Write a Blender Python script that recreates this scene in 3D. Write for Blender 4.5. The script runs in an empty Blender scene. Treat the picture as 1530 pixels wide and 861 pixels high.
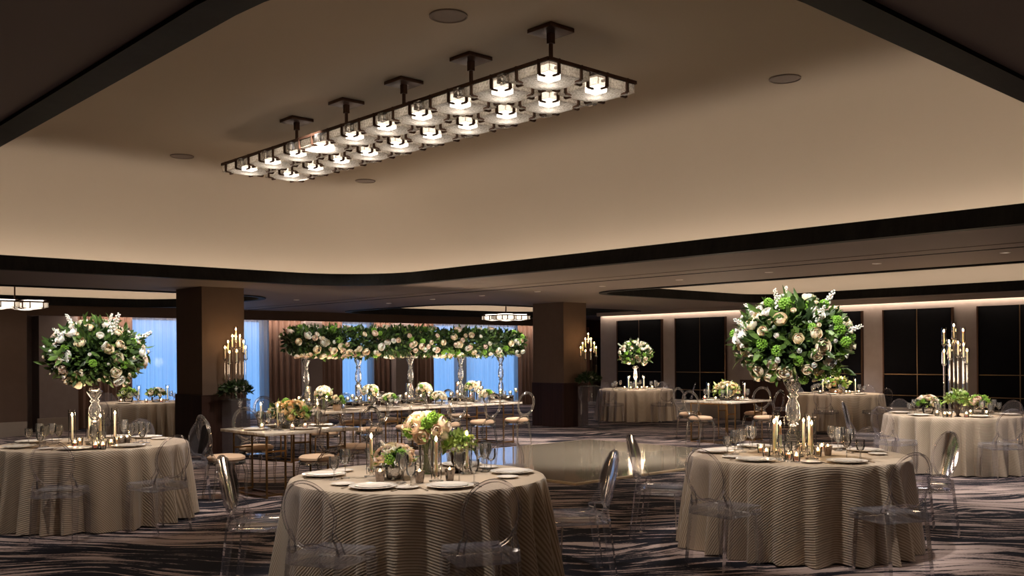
import bpy, bmesh, math, random
from math import pi, sin, cos, radians, sqrt, atan2
from mathutils import Vector, Matrix, Quaternion

sc = bpy.context.scene
COL = sc.collection
rnd = random.Random(7)

# ------------------------------------------------------------------ camera model (room axes: X along the window wall, Y along the panel wall)
FPX, CX, HY, HC = 1450.0, 765.0, 531.0, 1.62
ROLL = radians(0.4)
YAW = radians(-42.7)
FW = Vector((-sin(YAW), cos(YAW)))
RT = Vector((cos(YAW), sin(YAW)))
cr, sr = cos(ROLL), sin(ROLL)

def uv_of(px, py):
    x, y = px - CX, HY - py
    return (x * cr + y * sr, -x * sr + y * cr)

def W(px, py, z):
    """where the ray through a point of the photo meets the level z"""
    u, v = uv_of(px, py)
    F = FPX * (z - HC) / v
    p = RT * (u * F / FPX) + FW * F
    return (p.x, p.y)

def WF(px, F, py=620):
    u, v = uv_of(px, py)
    p = RT * (u * F / FPX) + FW * F
    return (p.x, p.y)

def ZF(py, F, px):
    u, v = uv_of(px, py)
    return HC + v * F / FPX

def x_on_y(px, y, py=520):
    u, v = uv_of(px, py)
    k = u / FPX
    # R = k F
    d = RT * k + FW
    return d.x / d.y * y

def y_on_x(px, x, py=520):
    u, v = uv_of(px, py)
    d = RT * (u / FPX) + FW
    return d.y / d.x * x

def proj(x, y, z):
    p = Vector((x, y))
    R, F = p.dot(RT), p.dot(FW)
    u, v = FPX * R / F, FPX * (z - HC) / F
    return (CX + u * cr - v * sr, HY - (u * sr + v * cr))

# ------------------------------------------------------------------ materials
def S(r, g, b):
    f = lambda c: (c / 255 / 12.92) if c / 255 <= .04045 else ((c / 255 + .055) / 1.055) ** 2.4
    return (f(r), f(g), f(b), 1)

class NT:
    def __init__(s, name):
        s.m = bpy.data.materials.new(name)
        s.m.use_nodes = True
        s.t = s.m.node_tree
        s.t.nodes.clear()
        s.out = s.t.nodes.new('ShaderNodeOutputMaterial')
    def n(s, kind, **kw):
        nd = s.t.nodes.new('ShaderNode' + kind)
        for k, v in kw.items():
            if k.startswith('p_'):
                setattr(nd, k[2:], v)
        return nd
    def l(s, a, b):
        s.t.links.new(a, b)
    def ramp(s, fac, stops, interp='LINEAR'):
        r = s.n('ValToRGB')
        r.color_ramp.interpolation = interp
        e = r.color_ramp.elements
        while len(e) < len(stops):
            e.new(.5)
        for i, (p, c) in enumerate(stops):
            e[i].position = p
            e[i].color = c if len(c) == 4 else (*c, 1)
        s.l(fac, r.inputs[0])
        return r.outputs[0]
    def math(s, op, a, b=None, clamp=False):
        m = s.n('Math')
        m.operation = op
        m.use_clamp = clamp
        for i, v in enumerate((a, b)):
            if v is None:
                continue
            if isinstance(v, (int, float)):
                m.inputs[i].default_value = v
            else:
                s.l(v, m.inputs[i])
        return m.outputs[0]
    def noise(s, vec, scale, detail=3, rough=.5, dist=0):
        n = s.n('TexNoise')
        n.inputs['Scale'].default_value = scale
        n.inputs['Detail'].default_value = detail
        n.inputs['Roughness'].default_value = rough
        n.inputs['Distortion'].default_value = dist
        if vec is not None:
            s.l(vec, n.inputs['Vector'])
        return n.outputs['Fac']
    def pos(s):
        return s.n('NewGeometry').outputs['Position']
    def obj(s):
        return s.n('TexCoord').outputs['Object']
    def uv(s):
        return s.n('TexCoord').outputs['UV']
    def mapping(s, vec, scale=(1, 1, 1), rot=(0, 0, 0), loc=(0, 0, 0)):
        m = s.n('Mapping')
        m.inputs['Scale'].default_value = scale
        m.inputs['Rotation'].default_value = rot
        m.inputs['Location'].default_value = loc
        s.l(vec, m.inputs['Vector'])
        return m.outputs[0]
    def bump(s, h, strength=.3, dist=.01):
        b = s.n('Bump')
        b.inputs['Strength'].default_value = strength
        b.inputs['Distance'].default_value = dist
        s.l(h, b.inputs['Height'])
        return b.outputs[0]
    def bsdf(s, col=None, rough=.5, metal=0, spec=.5, normal=None, **kw):
        p = s.n('BsdfPrincipled')
        if col is not None:
            if isinstance(col, tuple):
                p.inputs['Base Color'].default_value = col
            else:
                s.l(col, p.inputs['Base Color'])
        p.inputs['Roughness'].default_value = rough
        p.inputs['Metallic'].default_value = metal
        p.inputs['Specular IOR Level'].default_value = spec
        for k, v in kw.items():
            p.inputs[k.replace('_', ' ')].default_value = v
        if normal is not None:
            s.l(normal, p.inputs['Normal'])
        return p
    def end(s, shader):
        s.l(shader, s.out.inputs['Surface'])
        return s.m

def simple(name, col, rough=.5, metal=0, spec=.5, var=.12, vscale=6, bumps=0, bscale=60, **kw):
    t = NT(name)
    o = t.obj()
    f = t.noise(o, vscale, 4)
    c0 = tuple(max(0, c * (1 - var)) for c in col[:3]) + (1,)
    c1 = tuple(min(1, c * (1 + var)) for c in col[:3]) + (1,)
    c = t.ramp(f, [(.3, c0), (.7, c1)])
    nm = t.bump(t.noise(o, bscale, 3), bumps) if bumps else None
    return t.end(t.bsdf(c, rough, metal, spec, nm, **kw).outputs[0])

def emit(name, col, strength):
    t = NT(name)
    e = t.n('Emission')
    e.inputs[0].default_value = col
    e.inputs[1].default_value = strength
    return t.end(e.outputs[0])

def clear(name, face=(.97, .97, .98), edge=(.55, .52, .62), gloss=1.0, ior=1.4, rough=.03, texture=0, ripple=40, veil=0.0, veilcol=(.8, .78, .86), fres=1.0):
    """clear plastic or glass: see-through, darker and shinier towards its edges"""
    t = NT(name)
    lw = t.n('LayerWeight')
    lw.inputs['Blend'].default_value = .35
    col = t.ramp(lw.outputs['Facing'], [(.0, (*face, 1)), (.55, (*face, 1)), (1, (*edge, 1))])
    tr = t.n('BsdfTransparent')
    t.l(col, tr.inputs[0])
    base = tr.outputs[0]
    if veil:
        df = t.n('BsdfDiffuse'); df.inputs[0].default_value = (*veilcol, 1)
        v = t.n('MixShader')
        t.l(t.ramp(lw.outputs['Facing'], [(.3, (veil, veil, veil, 1)), (1, (veil * 5, veil * 5, veil * 5, 1))]), v.inputs[0])
        t.l(base, v.inputs[1]); t.l(df.outputs[0], v.inputs[2])
        base = v.outputs[0]
    gl = t.n('BsdfGlossy')
    gl.inputs['Roughness'].default_value = rough
    gl.inputs['Color'].default_value = (gloss, gloss, gloss, 1)
    fr = t.n('Fresnel')
    fr.inputs['IOR'].default_value = ior
    if texture:
        b = t.bump(t.noise(t.obj(), ripple, 3), texture)
        t.l(b, gl.inputs['Normal'])
        t.l(b, fr.inputs['Normal'])
    mx = t.n('MixShader')
    t.l(t.math('MULTIPLY', fr.outputs[0], fres), mx.inputs[0])
    t.l(base, mx.inputs[1])
    t.l(gl.outputs[0], mx.inputs[2])
    return t.end(mx.outputs[0])

M = {}

def make_materials():
    # carpet: dark slate and pale mauve-beige in flowing streaks
    t = NT('patterned carpet')
    p = t.pos()
    big = t.n('TexNoise')
    big.inputs['Scale'].default_value = .33
    big.inputs['Detail'].default_value = 2
    t.l(p, big.inputs['Vector'])
    sub = t.n('VectorMath'); sub.operation = 'SUBTRACT'
    t.l(big.outputs['Color'], sub.inputs[0]); sub.inputs[1].default_value = (.5, .5, .5)
    scl = t.n('VectorMath'); scl.operation = 'SCALE'
    t.l(sub.outputs[0], scl.inputs[0]); scl.inputs['Scale'].default_value = 2.6
    add = t.n('VectorMath'); add.operation = 'ADD'
    t.l(p, add.inputs[0]); t.l(scl.outputs[0], add.inputs[1])
    rot = t.mapping(add.outputs[0], rot=(0, 0, -YAW))
    st = t.mapping(rot, scale=(.42, 6.0, 1))
    f1 = t.noise(st, 1.9, 8, .66, .35)
    st2 = t.mapping(rot, scale=(.16, .62, 1), loc=(3, 7, 0))
    f2 = t.noise(st2, 1.6, 3, .5)
    m = t.math('ADD', t.math('MULTIPLY', f1, .84), t.math('MULTIPLY', f2, .30))
    grain = t.noise(p, 45, 3, .7)
    m = t.math('ADD', m, t.math('MULTIPLY', t.math('SUBTRACT', grain, .5), .10))
    c = t.ramp(m, [(.555, S(32, 32, 40)), (.58, S(56, 52, 58)), (.605, S(172, 152, 146)), (.72, S(192, 172, 164))])
    pile = t.noise(p, 260, 2)
    M['carpet'] = t.end(t.bsdf(c, .95, spec=.12, normal=t.bump(pile, .5, .004)).outputs[0])

    M['ceil'] = simple('warm ceiling paint', S(172, 158, 141), .9, spec=.2, var=.015, vscale=.6)
    M['soffit'] = simple('taupe soffit paint', S(138, 125, 118), .75, spec=.25, var=.03, vscale=.6)
    M['wall'] = simple('taupe wall covering', S(142, 130, 128), .85, spec=.2, var=.05, bumps=.08, bscale=220)
    M['wall_dark'] = simple('dark and shaded taupe wall covering', S(98, 80, 70), .85, spec=.2, var=.05, bumps=.08, bscale=220)
    M['colwall'] = simple('tan column wall covering', S(104, 86, 73), .8, spec=.2, var=.04, bumps=.06, bscale=220)
    # dark vertical-grain timber
    def wood(name, ca, cb, rough, spec=.3):
        t = NT(name)
        v = t.mapping(t.pos(), scale=(9, 9, .25))
        f = t.noise(v, 2.2, 6, .6, .3)
        f2 = t.noise(t.mapping(t.pos(), scale=(2.2, 2.2, .02)), 1.6, 1)
        f = t.math('ADD', t.math('MULTIPLY', f, .6), t.math('MULTIPLY', f2, .4))
        return t.end(t.bsdf(t.ramp(f, [(.35, ca), (.65, cb)]), rough, spec=spec).outputs[0])
    M['lip'] = wood('near black stained timber', S(13, 12, 12), S(28, 27, 26), .6, .15)
    M['wains'] = wood('dark brown timber wainscot', S(38, 22, 18), S(60, 38, 30), .5, .15)
    M['redwood'] = wood('reddish brown timber', S(84, 50, 40), S(110, 68, 54), .4)
    M['base'] = simple('grey beige baseboard', S(150, 138, 128), .6, var=.03)
    M['black'] = simple('black panel fabric', S(16, 16, 20), .9, spec=.08, var=.1, bumps=.05, bscale=300)
    M['brass'] = simple('brushed brass', S(120, 98, 74), .5, .8, var=.06, vscale=20)
    M['gold'] = simple('gold metal', S(150, 116, 74), .35, 1, var=.06, vscale=20)
    M['bronze'] = simple('dark bronze', S(74, 52, 40), .45, .8, var=.1, vscale=20)
    M['grille'] = simple('ceiling speaker grille', S(126, 112, 102), .8, var=.05, bumps=.2, bscale=300)
    M['white_trim'] = simple('white metal trim', S(225, 215, 205), .5, var=.02)
    # brown drape
    M['drape'] = simple('brown drapery', S(118, 92, 80), .9, spec=.15, var=.06, bumps=.05, bscale=200, Sheen_Weight=.15)
    t = NT('sheer curtain cloth')
    f = t.noise(t.mapping(t.pos(), scale=(30, 30, .15)), 1.4, 3)
    c = t.ramp(f, [(.3, (.66, .68, .72, 1)), (.7, (.86, .87, .9, 1))])
    tl = t.n('BsdfTranslucent'); t.l(c, tl.inputs[0])
    df = t.n('BsdfDiffuse'); df.inputs[0].default_value = (.8, .8, .82, 1)
    tp = t.n('BsdfTransparent'); t.l(c, tp.inputs[0])
    m1 = t.n('MixShader'); m1.inputs[0].default_value = .3
    t.l(tl.outputs[0], m1.inputs[1]); t.l(df.outputs[0], m1.inputs[2])
    m2 = t.n('MixShader'); m2.inputs[0].default_value = .42
    t.l(m1.outputs[0], m2.inputs[1]); t.l(tp.outputs[0], m2.inputs[2])
    M['sheer'] = t.end(m2.outputs[0])
    M['navy'] = simple('dark navy window frame', S(24, 30, 44), .5, var=.05)
    M['pane'] = clear('window pane', (.93, .95, .97), (.7, .75, .8))
    # table linen with woven parallel ribs running across the flat cloth
    t = NT('ribbed beige linen')
    w = t.n('TexWave')
    w.wave_type = 'BANDS'; w.bands_direction = 'Y'
    w.inputs['Scale'].default_value = 17.0
    w.inputs['Distortion'].default_value = .25
    w.inputs['Detail'].default_value = 1
    w.inputs['Detail Scale'].default_value = 1.5
    t.l(t.uv(), w.inputs['Vector'])
    f = t.noise(t.uv(), 3.0, 3)
    c1 = t.ramp(w.outputs['Fac'], [(.15, S(160, 141, 120)), (.75, S(206, 189, 168))])  # rib shading also put into the colour, dark grooves and pale crests
    mx = t.n('MixRGB'); mx.blend_type = 'MULTIPLY'; mx.inputs[0].default_value = .35
    t.l(c1, mx.inputs[1]); t.l(t.ramp(f, [(.3, (.75, .75, .75, 1)), (.7, (1, 1, 1, 1))]), mx.inputs[2])
    M['linen'] = t.end(t.bsdf(mx.outputs[0], .6, spec=.3, normal=t.bump(w.outputs['Fac'], .45, .004), Sheen_Weight=.2).outputs[0])
    t = NT('plain taupe linen')
    f = t.noise(t.uv(), 3.0, 3)
    M['linen_plain'] = t.end(t.bsdf(t.ramp(f, [(.3, S(150, 128, 106)), (.7, S(184, 162, 138))]), .6, spec=.3, Sheen_Weight=.2).outputs[0])
    M['ghost'] = clear('clear polycarbonate', (.975, .97, .985), (.60, .55, .70), ior=1.3, rough=.06, veil=.04, gloss=.85, fres=.75)
    M['acrylic'] = clear('clear acrylic resin', (.90, .88, .86), (.45, .41, .38), ior=1.45, veil=.05, veilcol=(.85, .80, .74))
    M['glass'] = clear('clear drinking glass', (.96, .96, .96), (.5, .49, .49), ior=1.5, rough=.03, veil=.07, veilcol=(.95, .93, .9))
    M['cutglass'] = clear('cut crystal', (.90, .90, .90), (.4, .39, .39), ior=1.8, rough=.06, texture=.8, ripple=30, veil=.05, veilcol=(.95, .93, .9))
    M['hurricane'] = clear('candle chimney glass', (.985, .98, .975), (.90, .88, .86), ior=1.12, rough=.02)
    M['cushion'] = simple('beige seat fabric', S(222, 190, 160), .75, spec=.2, var=.04, bumps=.05, bscale=150)
    t = NT('pale marble top')
    f = t.noise(t.obj(), 2.2, 6, .6, 1.6)
    M['marble'] = t.end(t.bsdf(t.ramp(f, [(.40, S(212, 196, 178)), (.5, S(230, 220, 206)), (.54, S(190, 172, 152)), (.62, S(228, 216, 200))]), .12, spec=.5).outputs[0])
    t = NT('gloss dance floor')
    f = t.noise(t.pos(), .8, 4)
    M['dance'] = t.end(t.bsdf(t.ramp(f, [(.3, S(186, 172, 150)), (.7, S(198, 184, 162))]), .07, spec=.8, Coat_Weight=.6, Coat_Roughness=.03).outputs[0])
    M['dance_edge'] = simple('pale gold floor edging', S(222, 196, 160), .35, .2, var=.03)
    M['china'] = simple('white china', S(240, 232, 222), .12, var=.02)
    M['steel'] = simple('polished cutlery', S(200, 190, 180), .18, 1, var=.05)
    M['silver'] = simple('mercury silver glass', S(150, 140, 135), .2, .9, var=.3, vscale=60)
    M['mirror'] = simple('mirrored riser', S(200, 195, 190), .06, 1, var=.05)
    M['wax'] = simple('ivory candle wax', S(255, 242, 212), .5, var=.02, Subsurface_Weight=.3)
    M['flame'] = emit('candle flame', (1, .63, .28, 1), 60)
    M['bulbflame'] = emit('candle bulb', (1, .60, .26, 1), 60)
    def petal(name, a, b):
        t = NT(name)
        f = t.noise(t.obj(), 1.6, 3)
        return t.end(t.bsdf(t.ramp(f, [(.3, a), (.7, b)]), .65, spec=.25, Subsurface_Weight=.12).outputs[0])
    M['rose_cream'] = petal('cream petals', S(238, 220, 186), S(250, 240, 218))
    M['rose_white'] = petal('white petals', S(244, 240, 228), S(252, 250, 244))
    M['rose_blush'] = petal('blush petals', S(232, 206, 186), S(244, 226, 210))
    M['rose_peach'] = petal('peach petals', S(240, 208, 160), S(250, 228, 190))
    def leaf(name, a, b):
        t = NT(name)
        f = t.noise(t.obj(), 9, 2)
        return t.end(t.bsdf(t.ramp(f, [(.32, a), (.68, b)]), .45, spec=.35).outputs[0])
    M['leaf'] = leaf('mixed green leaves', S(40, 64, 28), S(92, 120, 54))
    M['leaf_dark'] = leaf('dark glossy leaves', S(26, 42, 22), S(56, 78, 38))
    M['leaf_light'] = leaf('pale green leaves', S(104, 134, 58), S(176, 194, 112))
    M['greenball'] = leaf('lime viburnum', S(86, 138, 38), S(140, 184, 70))
    M['stems'] = leaf('green stems', S(70, 102, 30), S(118, 150, 58))
    M['darkvase'] = simple('dark brown glazed vase', S(52, 36, 32), .2, var=.15)
    M['blushbowl'] = simple('tan pottery bowl', S(186, 158, 132), .35, var=.06)
    M['led'] = emit('warm light strip', (1, .70, .42, 1), 1.0)
    # chandelier glass: rippled and frosted, lets light through
    t = NT('rippled frosted glass')
    b = t.bump(t.noise(t.obj(), 55, 4, .7), .8, .01)
    tl = t.n('BsdfTranslucent'); tl.inputs[0].default_value = (.86, .80, .72, 1); t.l(b, tl.inputs['Normal'])
    tp = t.n('BsdfTransparent'); tp.inputs[0].default_value = (.86, .82, .76, 1)
    gl = t.n('BsdfGlossy'); gl.inputs['Roughness'].default_value = .15; t.l(b, gl.inputs['Normal'])
    a1 = t.n('MixShader')
    f = t.ramp(t.noise(t.obj(), 55, 4, .7), [(.35, (.38, .38, .38, 1)), (.65, (.75, .75, .75, 1))])
    t.l(f, a1.inputs[0]); t.l(tl.outputs[0], a1.inputs[1]); t.l(tp.outputs[0], a1.inputs[2])
    a2 = t.n('MixShader'); a2.inputs[0].default_value = .1
    t.l(a1.outputs[0], a2.inputs[1]); t.l(gl.outputs[0], a2.inputs[2])
    M['frost'] = t.end(a2.outputs[0])
    M['lamp'] = emit('lamp diffuser', (1, .90, .79, 1), 6.0)
    M['downlamp'] = emit('downlight lens', (1, .85, .68, 1), 1.5)

make_materials()

# ------------------------------------------------------------------ mesh helpers
class MB:
    def __init__(s):
        s.v, s.f, s.uv = [], [], None
    def add(s, vs, fs):
        o = len(s.v)
        s.v += [tuple(v) for v in vs]
        s.f += [tuple(i + o for i in f) for f in fs]
        return s
    def box(s, x0, y0, z0, x1, y1, z1, bev=0, M4=None):
        if bev <= 0:
            vs = [(x, y, z) for z in (z0, z1) for y in (y0, y1) for x in (x0, x1)]
            fs = [(0, 2, 3, 1), (4, 5, 7, 6), (0, 1, 5, 4), (2, 6, 7, 3), (0, 4, 6, 2), (1, 3, 7, 5)]
        else:
            bm = bmesh.new()
            bmesh.ops.create_cube(bm, size=1)
            for v in bm.verts:
                v.co = Vector((x0 + (v.co.x + .5) * (x1 - x0), y0 + (v.co.y + .5) * (y1 - y0), z0 + (v.co.z + .5) * (z1 - z0)))
            bmesh.ops.bevel(bm, geom=bm.edges[:], offset=bev, segments=2, profile=.5, affect='EDGES')
            bm.verts.index_update()
            vs = [tuple(v.co) for v in bm.verts]
            fs = [tuple(v.index for v in f.verts) for f in bm.faces]
            bm.free()
        if M4 is not None:
            vs = [tuple(M4 @ Vector(v)) for v in vs]
        return s.add(vs, fs)
    def lathe(s, prof, seg=20, c=(0, 0, 0), cap0=True, cap1=True):
        vs, fs = [], []
        n = len(prof)
        for r, z in prof:
            for k in range(seg):
                a = 2 * pi * k / seg
                vs.append((c[0] + r * cos(a), c[1] + r * sin(a), c[2] + z))
        for i in range(n - 1):
            for k in range(seg):
                k2 = (k + 1) % seg
                fs.append((i * seg + k, i * seg + k2, (i + 1) * seg + k2, (i + 1) * seg + k))
        if cap0:
            fs.append(tuple(range(seg))[::-1])
        if cap1:
            fs.append(tuple((n - 1) * seg + k for k in range(seg)))
        return s.add(vs, fs)
    def tube(s, pts, rad, seg=8, closed=False, flat=None):
        pts = [Vector(p) for p in pts]
        n = len(pts)
        rads = rad if isinstance(rad, (list, tuple)) else [rad] * n
        vs, fs = [], []
        up = None
        for i, p in enumerate(pts):
            if closed:
                d = pts[(i + 1) % n] - pts[i - 1]
            else:
                d = pts[min(i + 1, n - 1)] - pts[max(i - 1, 0)]
            d.normalize()
            if up is None:
                up = Vector((0, 0, 1)) if abs(d.z) < .9 else Vector((1, 0, 0))
                up = (up - d * up.dot(d)).normalized()
            else:
                up = up - d * up.dot(d)
                up.normalize()
            sd = d.cross(up)
            for k in range(seg):
                a = 2 * pi * (k + .5) / seg
                vs.append(p + (up * cos(a) + sd * sin(a)) * rads[i])
        m = n if closed else n - 1
        for i in range(m):
            j = (i + 1) % n
            for k in range(seg):
                k2 = (k + 1) % seg
                fs.append((i * seg + k, i * seg + k2, j * seg + k2, j * seg + k))
        if not closed:
            fs.append(tuple(range(seg))[::-1])
            fs.append(tuple((n - 1) * seg + k for k in range(seg)))
        return s.add(vs, fs)
    def bar(s, p0, p1, w0, w1=None):
        """square bar, tapered"""
        w1 = w0 if w1 is None else w1
        return s.tube([p0, p1], [w0 * .7071, w1 * .7071], 4)
    def ico(s, c, r, sub=1, jit=0, sq=(1, 1, 1), rg=rnd):
        bm = bmesh.new()
        bmesh.ops.create_icosphere(bm, subdivisions=sub, radius=1)
        bm.verts.index_update()
        vs = []
        for v in bm.verts:
            k = r * (1 + rg.uniform(-jit, jit))
            vs.append((c[0] + v.co.x * k * sq[0], c[1] + v.co.y * k * sq[1], c[2] + v.co.z * k * sq[2]))
        fs = [tuple(v.index for v in f.verts) for f in bm.faces]
        bm.free()
        return s.add(vs, fs)
    def mesh(s, name, smooth=True, recalc=True):
        me = bpy.data.meshes.new(name)
        me.from_pydata(s.v, [], s.f)
        if s.uv:
            ul = me.uv_layers.new(name='UVMap')
            for lp in me.loops:
                ul.data[lp.index].uv = s.uv[lp.vertex_index]
        if recalc:
            bm = bmesh.new(); bm.from_mesh(me)
            bmesh.ops.recalc_face_normals(bm, faces=bm.faces)
            bm.to_mesh(me); bm.free()
        me.validate()
        if smooth:
            me.polygons.foreach_set('use_smooth', [True] * len(me.polygons))
            try:
                me.set_sharp_from_angle(angle=radians(40))
            except Exception:
                pass
        return me

def link(name, me, mat, parent=None, smooth=None):
    o = bpy.data.objects.new(name, me)
    if mat is not None and not me.materials:
        me.materials.append(mat)
    COL.objects.link(o)
    if parent is not None:
        o.parent = parent
    return o

def obj(name, mb, mat, parent=None, smooth=True, recalc=True):
    return link(name, mb.mesh(name, smooth, recalc), mat, parent)

def tag(o, label, cat, group=None):
    o['label'] = label
    o['category'] = cat
    if group:
        o['group'] = group
    return o

def thing(name, label, cat, loc=(0, 0, 0), rz=0, group=None):
    o = bpy.data.objects.new(name, None)
    o.empty_display_size = .1
    COL.objects.link(o)
    o.location = loc
    o.rotation_euler = (0, 0, rz)
    return tag(o, label, cat, group)

def struct(name, mb, mat, parent=None, smooth=False, recalc=True):
    o = obj(name, mb, mat, parent, smooth, recalc)
    if parent is None:
        o['kind'] = 'structure'
    return o

def dup(root, loc=None, rz=None, label=None, group=None, parent=None):
    c = root.copy()
    COL.objects.link(c)
    if parent is not None:
        c.parent = parent
    if loc is not None:
        c.location = loc
    if rz is not None:
        c.rotation_euler = (0, 0, rz)
    if label:
        c['label'] = label
    if group:
        c['group'] = group
    for ch in root.children:
        dup(ch, parent=c)
    return c

# labels that count things off from left to right as the photo shows them
RANK = {}
ORD = ['', 'first', 'second', 'third', 'fourth', 'fifth', 'sixth', 'seventh', 'eighth', 'ninth', 'tenth', 'eleventh', 'twelfth', 'thirteenth', 'fourteenth', 'fifteenth', 'sixteenth', 'seventeenth', 'eighteenth', 'nineteenth', 'twentieth']

def ranked(o, key, text, group=None):
    RANK.setdefault(key, []).append((o, text))
    if group:
        o['group'] = group
    return o

def finish_ranks():
    bpy.context.view_layer.update()
    for key, lst in RANK.items():
        lst.sort(key=lambda e: proj(e[0].location.x, e[0].location.y, e[0].location.z)[0])
        n = len(lst)
        for i, (o, text) in enumerate(lst):
            if n == 1:
                w = 'the only one there'
            elif i == 0:
                w = 'leftmost'
            elif i == n - 1:
                w = 'rightmost'
            elif n == 3:
                w = 'middle'
            elif i < 20:
                w = ORD[i + 1] + ' from left'
            else:
                w = str(i + 1) + 'th from left'
            o['label'] = text + ', ' + (w if n > 1 else '') if n > 1 else text

Z_S = 2.8       # soffit height
Z_T = 0.76      # table height

# ------------------------------------------------------------------ room shell
X0, X1, XR, Y0, YB = -6.0, 26.0, 20.6, -6.0, 23.25

def rrect(a0, a1, b0, b1, r, off=0, seg=12):
    """rounded rectangle grown by off"""
    r2 = max(r + off, .02)
    a0, a1, b0, b1 = a0 - off, a1 + off, b0 - off, b1 + off
    pts = []
    for cx, cy, s in ((a1 - r2, b0 + r2, -pi / 2), (a1 - r2, b1 - r2, 0), (a0 + r2, b1 - r2, pi / 2), (a0 + r2, b0 + r2, pi)):
        for k in range(seg + 1):
            a = s + pi / 2 * k / seg
            pts.append((cx + r2 * cos(a), cy + r2 * sin(a)))
    return pts

STK = 2.2
TRAYS = {   # a0, a1, b0, b1, corner radius, ceiling level, sweep radius, strip strength
    'main': (1.5, 9.4, 1.65, 13.75, 1.4, 4.25, 1.05, 8.0),
    'right': (13.5, 19.5, 1.65, 12.6, .9, 3.35, .4, 4.6),
    'left': (1.5, 9.6, 16.9, 22.3, 1.3, 3.35, .4, 5.4),
    'back': (13.9, 21.1, 16.9, 22.2, 1.3, 3.35, .4, 5.4),
}

def ring_faces(n, i, j):
    return [(i * n + k, i * n + (k + 1) % n, j * n + (k + 1) % n, j * n + k) for k in range(n)]

def build_room():
    mb = MB(); mb.box(X0, Y0, -.1, X1, YB + .3, 0)
    struct('floor', mb, M['carpet'])
    # soffit with the tray openings cut out
    bm = bmesh.new()
    def loop(pts):
        vs = [bm.verts.new((p[0], p[1], Z_S)) for p in pts]
        return [bm.edges.new((vs[i], vs[(i + 1) % len(vs)])) for i in range(len(vs))]
    ed = loop([(X0, Y0), (X1, Y0), (X1, YB + .3), (X0, YB + .3)])
    for a0, a1, b0, b1, r, *_ in TRAYS.values():
        ed += loop(rrect(a0, a1, b0, b1, r, .05))
    bmesh.ops.triangle_fill(bm, use_beauty=True, use_dissolve=False, edges=ed, normal=(0, 0, -1))
    me = bpy.data.meshes.new('ceiling_soffit'); bm.to_mesh(me); bm.free()
    o = link('ceiling_soffit', me, M['soffit']); o['kind'] = 'structure'
    for nm, (a0, a1, b0, b1, r, zt, rc, st) in TRAYS.items():
        sd = {'main': 'centre'}.get(nm, nm)
        # lip: dark timber upstand round the opening
        mb = MB(); vs = []
        for off, z in ((-.05, Z_S - .02), (0, Z_S + .17), (.05, Z_S + .17), (.05, Z_S + .004), (.09, Z_S - .001), (.09, Z_S - .02)):
            vs += [(x, y, z) for x, y in rrect(a0, a1, b0, b1, r, off)]
        n = len(rrect(a0, a1, b0, b1, r))
        fs = []
        for i in range(6):
            fs += ring_faces(n, i, (i + 1) % 6)
        mb.add(vs, fs)
        struct('trim_tray_' + sd, mb, M['lip'], smooth=True)
        # cove and ceiling in one sweep
        prof = [(.052, Z_S + .02), (.42, Z_S + .02), (.46, Z_S + .10)]
        prof += [(.46, zt - rc)]
        for k in range(1, 11):
            a = pi / 2 * k / 10
            prof.append((.46 - rc + rc * cos(a), zt - rc + rc * sin(a)))
        mb = MB(); vs = []
        for off, z in prof:
            vs += [(x, y, z) for x, y in rrect(a0, a1, b0, b1, r, off)]
        fs = []
        for i in range(len(prof) - 1):
            fs += ring_faces(n, i, i + 1)
        fs.append(tuple((len(prof) - 1) * n + k for k in range(n)))
        mb.add(vs, fs)
        struct('ceiling_' + sd, mb, M['ceil'], smooth=True, recalc=False)
        # light strip hidden on the shelf behind the lip
        mb = MB(); vs = []
        for off, z in ((.16, Z_S + .03), (.16, Z_S + .045), (.23, Z_S + .045), (.23, Z_S + .03)):
            vs += [(x, y, z) for x, y in rrect(a0, a1, b0, b1, r, off)]
        fs = []
        for i in range(4):
            fs += ring_faces(n, i, (i + 1) % 4)
        mb.add(vs, fs)
        o = obj('light_strip', mb, emit('cove strip ' + nm, (1, .87, .75, 1), st * STK), smooth=False)
        tag(o, {'main': 'warm light strip hidden behind the dark lip of the large centre ceiling tray',
                'right': 'warm light strip behind the dark lip of the right ceiling tray',
                'left': 'warm light strip behind the lip of the left rear ceiling tray',
                'back': 'warm light strip behind the lip of the rear tray beyond the flower garland'}[nm], 'light strip')
    # roof over the trays keeps daylight out
    mb = MB(); mb.box(X0 - .3, Y0 - .3, 4.6, X1 + .3, YB + .6, 4.7)
    struct('ceiling_roof', mb, M['soffit'])
    # outer walls
    for nm, b in {'left': (X0 - .3, Y0, 0, X0, YB + .3, 4.6), 'front': (X0, Y0 - .3, 0, X1, Y0, 4.6),
                  'recess': (X1, Y0, 0, X1 + .3, YB + .3, 4.6)}.items():
        mb = MB(); mb.box(*b); struct('wall_' + nm, mb, M['wall_dark'])
    yr = 18.6
    mb = MB(); mb.box(XR, Y0, 0, XR + .4, yr, Z_S); struct('wall_right', mb, M['wall'])
    mb = MB(); mb.box(XR - .14, Y0, 0, XR, 12.29, .42, .01); mb.box(XR - .14, 13.52, 0, XR, yr, .42, .01)
    struct('baseboard_right', mb, M['base'])
    # cove above the right wall: valance with the light strip behind
    mb = MB(); mb.box(XR - .16, Y0, Z_S - .10, XR - .12, yr, Z_S); struct('trim_1', mb, M['soffit'])
    mb = MB()
    mb.box(XR - .10, Y0, Z_S - .085, XR - .02, 12.2, Z_S - .07); mb.box(XR - .10, 13.6, Z_S - .085, XR - .02, yr - .05, Z_S - .07)
    o = obj('light_strip', mb, emit('wall strip', (1, .80, .58, 1), 16.0), smooth=False)
    tag(o, 'bright thin light strip along the top of the right wall above the black panels', 'light strip')
    # pilaster in the right wall
    column('pilaster', 20.0, XR, 12.3, 13.5, M['wall'])

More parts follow.
